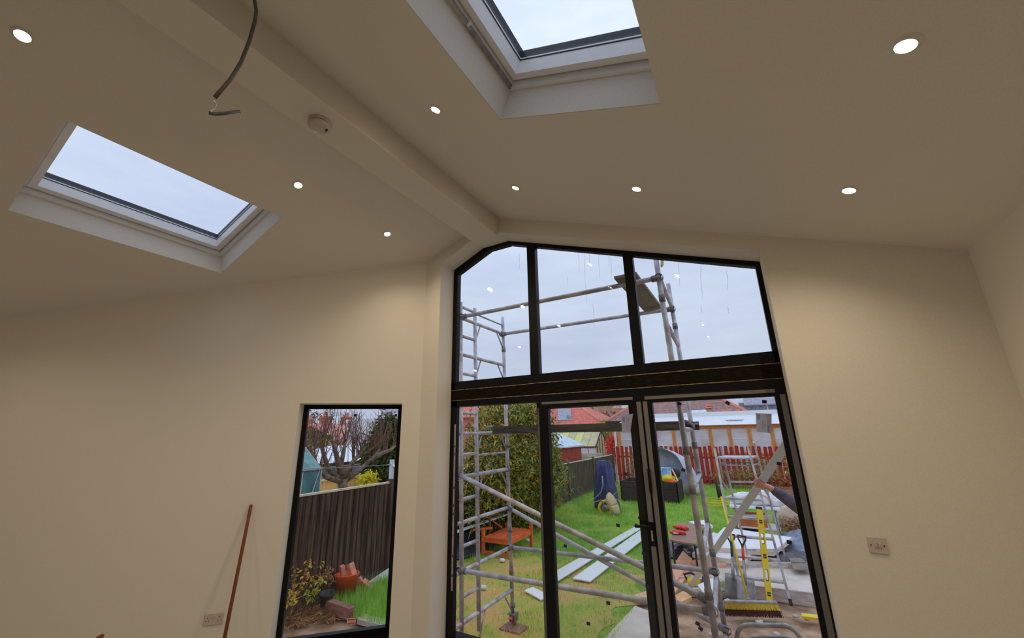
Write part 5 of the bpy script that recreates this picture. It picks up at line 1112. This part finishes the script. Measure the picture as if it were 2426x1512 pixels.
# bent tube frame and yellow stick in front
tf = thing('tube_stand', (-.1, 5.2, ZG), 'bent galvanised tube stand close outside the glazed doors', 'stand')
t0, t1, t2, t3 = [V(*onY(a, b, 5.2)) for a, b in ((1738, 1512), (1757, 1482), (1862, 1480), (1928, 1516))]
def rnd(pts, n=5):
    out = [pts[0]]
    for i in range(1, len(pts)-1):
        a, b, c = pts[i-1], pts[i], pts[i+1]; p = b+(a-b).normalized()*.10; q = b+(c-b).normalized()*.10
        out += [p.lerp(b, k/n).lerp(b.lerp(q, k/n), k/n) for k in range(n+1)]
    return out+[pts[-1]]
obj('tube', MB().path(rnd([V(t0.x-.06, 5.2, ZG), V(t1.x-.03, 5.2, t1.z), V(t2.x+.06, 5.2, t2.z), V(t3.x+.10, 5.2, ZG)]), .021, 12), M['galv'], tf)
obj('tube', MB().path(rnd([V(t0.x-.02, 5.62, ZG), V(t1.x+.02, 5.62, t1.z-.25), V(t2.x+.06, 5.62, t2.z-.25), V(t3.x+.12, 5.62, ZG)]), .018, 12), M['galv'], tf)
for x in (t1.x-.04, t3.x+.07): obj('cross_tube', MB().tube((x, 5.2, ZG+.12), (x+.02, 5.62, ZG+.12), .012, 8), M['galv'], tf)
gplank([(1899, 1459), (1901, 1466), (1945, 1472), (1946, 1463)], ZG+.0, .03, M['yellow'], 'yellow_batten', 'short yellow batten lying on the bare soil', 'wood')
c = G(1725, 1432); obj('white_scrap', MB().blob((float(c[0]), float(c[1]), ZG+.03), (.06, .05, .04), 8, 5, .5, 9), M['foam'], label='white plastic scrap on the soil behind the broom head', cat='litter')
bush('grass_tuft', (-.62, 7.6, ZG+.06), (.12, .1, .14), 160, M['grass'], .16, .012, 'tuft of green weeds beside the spade blade', 61, 2, 'plant')
for i in range(26):
    px_, py_ = random.uniform(1620, 1940), random.uniform(1440, 1510); c = G(px_, py_)
    if i < 14: obj('stone', MB().blob((float(c[0]), float(c[1]), ZG-.01), (random.uniform(.02, .05), random.uniform(.02, .04), .02), 7, 5, .5, i), M['concrete'], label='small pale stone on the bare soil outside the doors', cat='stone', group='stones on the bare soil')

# ================================================================== CLUTTER BEYOND THE LADDER
M['whitebag'] = mat('white_sack', S(206, 204, 206, .9), S(226, 222, 224, .9), 6, .6, bump=.4)
wt = V(*onZ(1790, 1215, -.15)); Yc = 11.2
def cpn(px_, py_, Y=Yc): return V(*onY(px_, py_, Y))
tt = thing('trestle_bench', (cpn(1790, 1215).x, Yc+.3, ZG), 'white topped trestle bench cluttered with sacks beyond the ladder', 'bench')
a, b = cpn(1728, 1198), cpn(1845, 1192)
obj('bench_top', MB().mm((a.x, Yc, a.z-.04), (b.x, Yc+.7, a.z)), M['pvc'], tt); obj('shelf', MB().mm((a.x+.1, Yc+.05, ZG+.22), (b.x-.05, Yc+.65, ZG+.25)), M['pvc'], tt)
for x in (a.x+.08, b.x-.08):
    for y in (Yc+.06, Yc+.64): obj('leg', MB().tube((x, y, ZG), (x, y, a.z-.03), .022, 8), M['galv'], tt)
for px_, py_, sz, lab, sd_ in ((1762, 1180, (.34, .2, .13), 'white sack slumped at the end of the trestle bench', 1), (1800, 1172, (.36, .22, .17), 'white sack heaped in the middle of the trestle bench', 2), (1832, 1182, (.22, .18, .11), 'grey white sack at the far end of the trestle bench', 4)):
    c = cpn(px_, py_, Yc+.35); obj('sack', MB().blob((c.x, c.y, a.z+sz[2]*.9), sz, 14, 9, .4, sd_), M['whitebag'], label=lab, cat='sack')
obj('hoop', MB().path([(cpn(1755, 1165).x+.30*math.cos(t_)+.3, Yc+.12, a.z+.04+.22*math.sin(t_)) for t_ in np.linspace(0, math.pi, 14)], .016, 8), M['salmon'], label='pinkish pipe hoop arched over the trestle bench', cat='pipe')
c = cpn(1785, 1225); obj('wooden_crate', MB().mm((c.x-.32, Yc+.1, ZG+.25), (c.x+.25, Yc+.6, ZG+.48)).mm((c.x-.34, Yc+.08, ZG+.43), (c.x+.27, Yc+.62, ZG+.47)), mat('orange_brown_crate', S(156, 86, 44), S(178, 104, 58), 4, .7), label='orange brown wooden crate on the shelf of the trestle bench', cat='crate')
c = V(*onY(1855, 1170, 13.2)); obj('tree_stump', MB().lathe([(0, .0), (.24, 0), (.20, .2), (.21, .44), (.19, .47), (0, .47)], (c.x, 13.2, ZG), (0, 0, 1), 20), mat('pale_cut_stump', S(180, 158, 136), S(204, 184, 162), 5, .9, bump=.4), label='pale cut tree stump beside the dead stalks', cat='stump')
c = V(*G(1700, 1200)); obj('hose_coil', MB().path([(c.x+.35*math.cos(t_)*(1+.1*math.sin(3*t_)), c.y+.4*math.sin(t_), ZG+.02+.012*t_) for t_ in np.linspace(0, 18, 80)], .012, 6), M['yellow'], label='tangled yellow hose coil on the grass left of the ladder', cat='hose')
c = V(*G(1674, 1205)); obj('stake', MB().tube((c.x+.25, c.y+2, ZG), (c.x+.22, c.y+2, .12), .04, 8), M['dark_leg'], label='dark stake standing in the lawn behind the ladder', cat='post')

# ================================================================== PERSON WITH RAISED BOARD
hp = V(*onY(1802, 1146, 4.6)); M['skin'] = mat('skin', S(206, 140, 116, 1.0), S(214, 152, 128, 1.0), 20, .5); M['sweat'] = mat('charcoal_sweatshirt', S(84, 76, 88, .9), S(108, 98, 112, .9), 30, .9, bump=.3, bscale=18); M['jeans'] = mat('dark_work_trousers', S(40, 44, 58, .7), S(56, 60, 76, .7), 12, .9); M['hair'] = mat('short_brown_hair', S(78, 58, 44, .6), rough=.8); M['boot'] = mat('tan_work_boot', S(120, 84, 52, .7), rough=.7)
fb0 = V(*G(1632, 1402)); aw = (hp-V(*CAMP)).normalized(); fdir = (hp+aw*.045-fb0).normalized()
obj('raised_board', MB().beam(fb0+V(0, 0, .03), hp+aw*.045+fdir*.75, .068, .022, V(*CAMP)-hp), M['pvc'], label='long white trim board held up by the person', cat='board', bevel=.003)
elb = V(.285, 4.72, 1.10); sho = V(.52, 4.84, .92); wr = hp+V(.065, .03, -.03)
pe = thing('person', (.74, 4.92, ZG), 'person in a charcoal sweatshirt reaching out to hold the white board', 'person')
def skinobj(nm, chain, edges, mt, parent, sub=2, root=0):
    me = bpy.data.meshes.new(nm); off = base_of(parent); me.from_pydata([V(*p)-off for p, r in chain], edges, []); o = bpy.data.objects.new(nm, me); COL.objects.link(o); o.parent = parent
    me.materials.append(mt)
    md = o.modifiers.new('skin', 'SKIN'); md.use_smooth_shade = True
    if not me.skin_vertices: 
        bm_ = bmesh.new(); bm_.from_mesh(me); bm_.verts.layers.skin.verify(); bm_.to_mesh(me); bm_.free()
    for i, (p, r) in enumerate(chain):
        sv = me.skin_vertices[0].data[i]; rr_ = r if isinstance(r, tuple) else (r, r); sv.radius = rr_; sv.use_root = (i == root)
    s_ = o.modifiers.new('sub', 'SUBSURF'); s_.levels = sub; s_.render_levels = sub; return o
px0, py0 = .74, 4.92
body = [((px0, py0, .36), .09), ((px0, py0, .62), .10), ((px0, py0, .86), .08), ((px0, py0+.01, .98), .052), ((px0-.003, py0+.03, 1.10), .052),
        (sho, .045), (elb, .036), (wr, .027), (hp+V(.0, .02, -.012), (.036, .020)),
        ((px0+.20, py0, .88), .045), ((px0+.27, py0+.02, .62), .042), ((px0+.26, py0+.10, .38), .03), ((px0+.25, py0+.14, .29), (.034, .02)),
        ((px0-.09, py0, .20), .06), ((px0-.10, py0+.03, -.12), .05), ((px0-.10, py0-.01, -.50), .04), ((px0-.10, py0+.13, -.555), .035),
        ((px0+.09, py0, .20), .06), ((px0+.10, py0+.03, -.12), .05), ((px0+.10, py0-.01, -.50), .04), ((px0+.10, py0+.13, -.555), .035)]
be_ = [(0, 1), (1, 2), (2, 3), (3, 4), (2, 5), (5, 6), (6, 7), (7, 8), (2, 9), (9, 10), (10, 11), (11, 12), (0, 13), (13, 14), (14, 15), (15, 16), (0, 17), (17, 18), (18, 19), (19, 20)]
side = fdir.cross(V(.3, -.8, .6)).normalized(); dn_ = V(-.55, .05, .35).normalized()
nb = len(body)
bside = fdir.cross(aw).normalized()                  # across the board
if bside.z < 0: bside = -bside
for k in range(4):                                   # four fingers over the upper edge of the board, closing behind it
    s0 = hp+fdir*(-.036+.023*k); body += [(s0+bside*.034+aw*.004, .0105), (s0+bside*.052+aw*.040, .0095), (s0+bside*.034+aw*.068, .0085)]
    be_ += [(8, nb), (nb, nb+1), (nb+1, nb+2)]; nb += 3
s0 = hp-fdir*.05; body += [(s0-bside*.015-aw*.004, .0125), (s0-fdir*.02+bside*.012-aw*.002, .0110), (s0-fdir*.032+bside*.034+aw*.006, .0095)]; be_ += [(8, nb), (nb, nb+1), (nb+1, nb+2)]; nb += 3
h2 = V(px0+.25, py0+.14, .29)
for k in range(4): body += [(h2+V(-.02+.014*k, .02, -.05), .009), (h2+V(-.02+.014*k, .035, -.085), .0085)]; be_ += [(12, nb), (nb, nb+1)]; nb += 2
body += [(h2+V(-.035, .03, -.02), .010), (h2+V(-.045, .045, -.05), .009)]; be_ += [(12, nb), (nb, nb+1)]
bo = skinobj('body', body, be_, M['skin'], pe)
hc = V(px0-.01, py0+.05, 1.17)
def headf(u, v):
    a = 2*math.pi*u; ph = math.pi*v; x, y, z = math.sin(ph)*math.cos(a), math.sin(ph)*math.sin(a), math.cos(ph)
    k = 1.0; jaw = 1-.22*max(0, -z)
    nose = .022*math.exp(-((x/.16)**2+((z+.1)/.22)**2)) if y > 0 else 0; brow = .006*math.exp(-((z-.22)/.1)**2) if y > 0 else 0
    eye = -.010*(math.exp(-(((x-.38)/.16)**2+((z-.08)/.10)**2))+math.exp(-(((x+.38)/.16)**2+((z-.08)/.10)**2))) if y > 0 else 0
    return (hc.x+x*.076*jaw, hc.y+y*.095*jaw+nose+brow+eye, hc.z+z*.118)
hd = obj('head', MB().grid(headf, 32, 24), M['skin'], pe)
for s_ in (-1, 1):
    obj('ear', MB().blob((hc.x+s_*.078, hc.y-.005, hc.z-.005), (.012, .022, .032), 8, 6), M['skin'], hd); obj('eye', MB().blob((hc.x+s_*.028, hc.y+.080, hc.z+.010), (.011, .008, .007), 8, 6), M['label_white'], hd)
obj('mouth', MB().blob((hc.x, hc.y+.088, hc.z-.058), (.022, .008, .005), 8, 6), M['red_glove'], hd)
obj('hair', MB().grid(lambda u, v: (hc.x+math.sin(v*1.75)*math.cos(2*math.pi*u)*.084, hc.y-.012+math.sin(v*1.75)*math.sin(2*math.pi*u)*(.094 if math.sin(2*math.pi*u) > 0 else .104)*(1 if math.sin(2*math.pi*u) < .3 else 1-.25*v), hc.z+.012+math.cos(v*1.75)*.118), 28, 12), M['hair'], hd)
sw_ = [((px0, py0, .15), (.175, .165)), ((px0, py0, .58), (.18, .16)), ((px0, py0, .84), (.18, .16)), ((px0, py0+.01, .965), .075), (sho, .095), (sho.lerp(elb, .55), .075), (elb, .068), (elb.lerp(wr, .5), .054), (wr.lerp(elb, .06), .038),
       ((px0+.21, py0, .86), .092), ((px0+.27, py0+.02, .62), .07), ((px0+.262, py0+.10, .36), .045)]
skinobj('sweatshirt', sw_, [(0, 1), (1, 2), (2, 3), (2, 4), (4, 5), (5, 6), (6, 7), (7, 8), (2, 9), (9, 10), (10, 11)], M['sweat'], pe)
skinobj('trousers', [((px0, py0, .33), (.15, .13)), ((px0, py0, .22), (.16, .14)), ((px0-.095, py0, .10), .105), ((px0-.10, py0+.03, -.12), .085), ((px0-.10, py0-.01, -.535), .072), ((px0+.095, py0, .10), .105), ((px0+.10, py0+.03, -.12), .085), ((px0+.10, py0-.01, -.535), .072)], [(0, 1), (1, 2), (2, 3), (3, 4), (1, 5), (5, 6), (6, 7)], M['jeans'], pe)
for s_ in (-1, 1): skinobj('boot', [((px0+s_*.10, py0-.03, -.42), .055), ((px0+s_*.10, py0-.03, -.545), .056), ((px0+s_*.10, py0+.10, -.552), .050), ((px0+s_*.10, py0+.19, -.562), .040)], [(0, 1), (1, 2), (2, 3)], M['boot'], pe)

# ================================================================== STICKERS AND PADS ON THE GLASS
M['bluepad'] = mat('blue_glazing_pad', S(16, 28, 74, .6), S(24, 38, 92, .6), 30, .7)
def pad(px_, py_, Y, lab, rot=0.0):
    c = V(*onY(px_, py_, Y)); R = Matrix.Rotation(rot, 3, 'Y'); obj('glazing_pad', MB().box(c, (.030, .004, .024), R), M['bluepad'], label=lab, cat='pad', group='blue pads stuck on the glass')
yp = FRM+.0462; y3 = yp
for px_, py_, r_, w_ in ((1324, 1114, .1, 'highest blue pad on the middle door pane, near its hinge stile'), (1482, 1123, .3, 'blue pad high on the middle door pane, near the handle stile'), (1464, 1245, .2, 'blue pad on the middle door pane a hand from the lever handle'), (1508, 1246, .4, 'blue pad beside the tip of the lever handle'), (1339, 1294, .1, 'blue pad below lever height by the hinge stile of the middle pane'), (1525, 1312, .3, 'blue pad just under the lock on the middle door pane'), (1441, 1429, .1, 'blue pad low on the middle door pane below the scaffold brace'), (1394, 1478, .0, 'lowest blue pad on the middle door pane'), (1534, 1389, .2, 'blue pad low by the handle stile of the middle pane')): pad(px_, py_, yp, w_, r_)
for px_, py_, r_, w_ in ((1610, 957, .4, 'blue pad at the top of the end pane beside the scaffold post'), (1724, 955, .7, 'tilted blue pad midway along the top of the end pane'), (1811, 952, .1, 'blue pad at the top of the end pane above the paper label'), (1619, 1114, .3, 'blue pad on the end pane near the pull grip stile'), (1846, 1099, .2, 'blue pad on the end pane over the raised white board'), (1870, 1285, .1, 'blue pad on the end pane low by the wall side stile'), (1660, 1490, .5, 'lowest blue pad on the end pane'), (1653, 1478, .4, 'blue pad touching the lowest pad on the end pane')): pad(px_, py_, yp, w_, r_)
def cpad(px_, py_, w_): 
    c = V(*onP(px_, py_, CN, cw(0, 0, .252))); obj('glazing_pad', MB().box(c, (.026, .004, .024), Matrix.Rotation(math.radians(45), 3, 'Z')), M['bluepad'], label=w_, cat='pad', group='blue pads stuck on the glass')
cpad(842, 984, 'dark pad midway along the top of the tall window pane'); cpad(938, 984, 'dark pad in the top corner of the tall window pane near the doors')
M['paper'] = glassmat('translucent_label_paper', (.62, .62, .72, 1)); 
M['paper'] = mat('pale_lilac_label', S(150, 152, 182, .8), S(166, 168, 196, .8), 30, .7); M['ink'] = mat('faded_print', S(116, 112, 148, .8), S(130, 128, 160, .8), 60, .8)
def paper(px4, lab, marks):
    q = [V(*onY(a, b, yp)) for a, b in px4]; t = thing('paper_label', q[3], lab, 'label', None); obj('sheet', MB().prism(q, (0, .001, 0)), M['paper'], t)
    for u0, u1, v0, v1 in marks:
        f_ = lambda u, v: q[0].lerp(q[1], u).lerp(q[3].lerp(q[2], u), v)
        obj('print', MB().prism([f_(u0, v0)+V(0, -.0006, 0), f_(u1, v0)+V(0, -.0006, 0), f_(u1, v1)+V(0, -.0006, 0), f_(u0, v1)+V(0, -.0006, 0)], (0, .0004, 0)), M['ink'], t)
paper(((1790, 979), (1828, 981), (1828, 1027), (1793, 1023)), 'printed paper label stuck on the end door pane by the wall', ((.08, .28, .05, .33), (.72, .84, .62, .92), (.40, .43, .35, .85), (.50, .52, .3, .9), (.58, .60, .3, .85), (.15, .17, .7, .9)))
paper(((1471, 986), (1500, 980), (1493, 1025), (1474, 1025)), 'crumpled paper label stuck on the middle door pane', ((.1, .35, .1, .4), (.5, .54, .2, .8), (.65, .68, .2, .8)))
q = [V(*onP(a, b, CN, cw(0, 0, .252))) for a, b in ((821, 1482), (846, 1479), (848, 1465), (823, 1466))]
st_ = thing('window_sticker', q[0], 'orange and white striped sticker with black end on the tall window', 'sticker'); M['stick_w'] = mat('sticker_white', S(226, 220, 214, .8), rough=.5); M['stick_r'] = mat('sticker_orange_red', S(214, 70, 36, .9), rough=.5)
obj('backing', MB().prism(q, CN*.0008), M['stick_w'], st_)
def sq(u0, u1, v0, v1, m_, o_=-.001):
    f_ = lambda u, v: q[0].lerp(q[1], u).lerp(q[3].lerp(q[2], u), v)-CN*.0008
    obj('stripe', MB().prism([f_(u0, v0), f_(u1, v0), f_(u1, v1), f_(u0, v1)], CN*.0005), m_, st_)
sq(.06, .80, .08, .34, M['stick_r']); sq(.06, .80, .66, .94, M['stick_r']); sq(.10, .78, .44, .56, M['paper']); sq(.84, .97, .06, .96, M['dark_leg'])
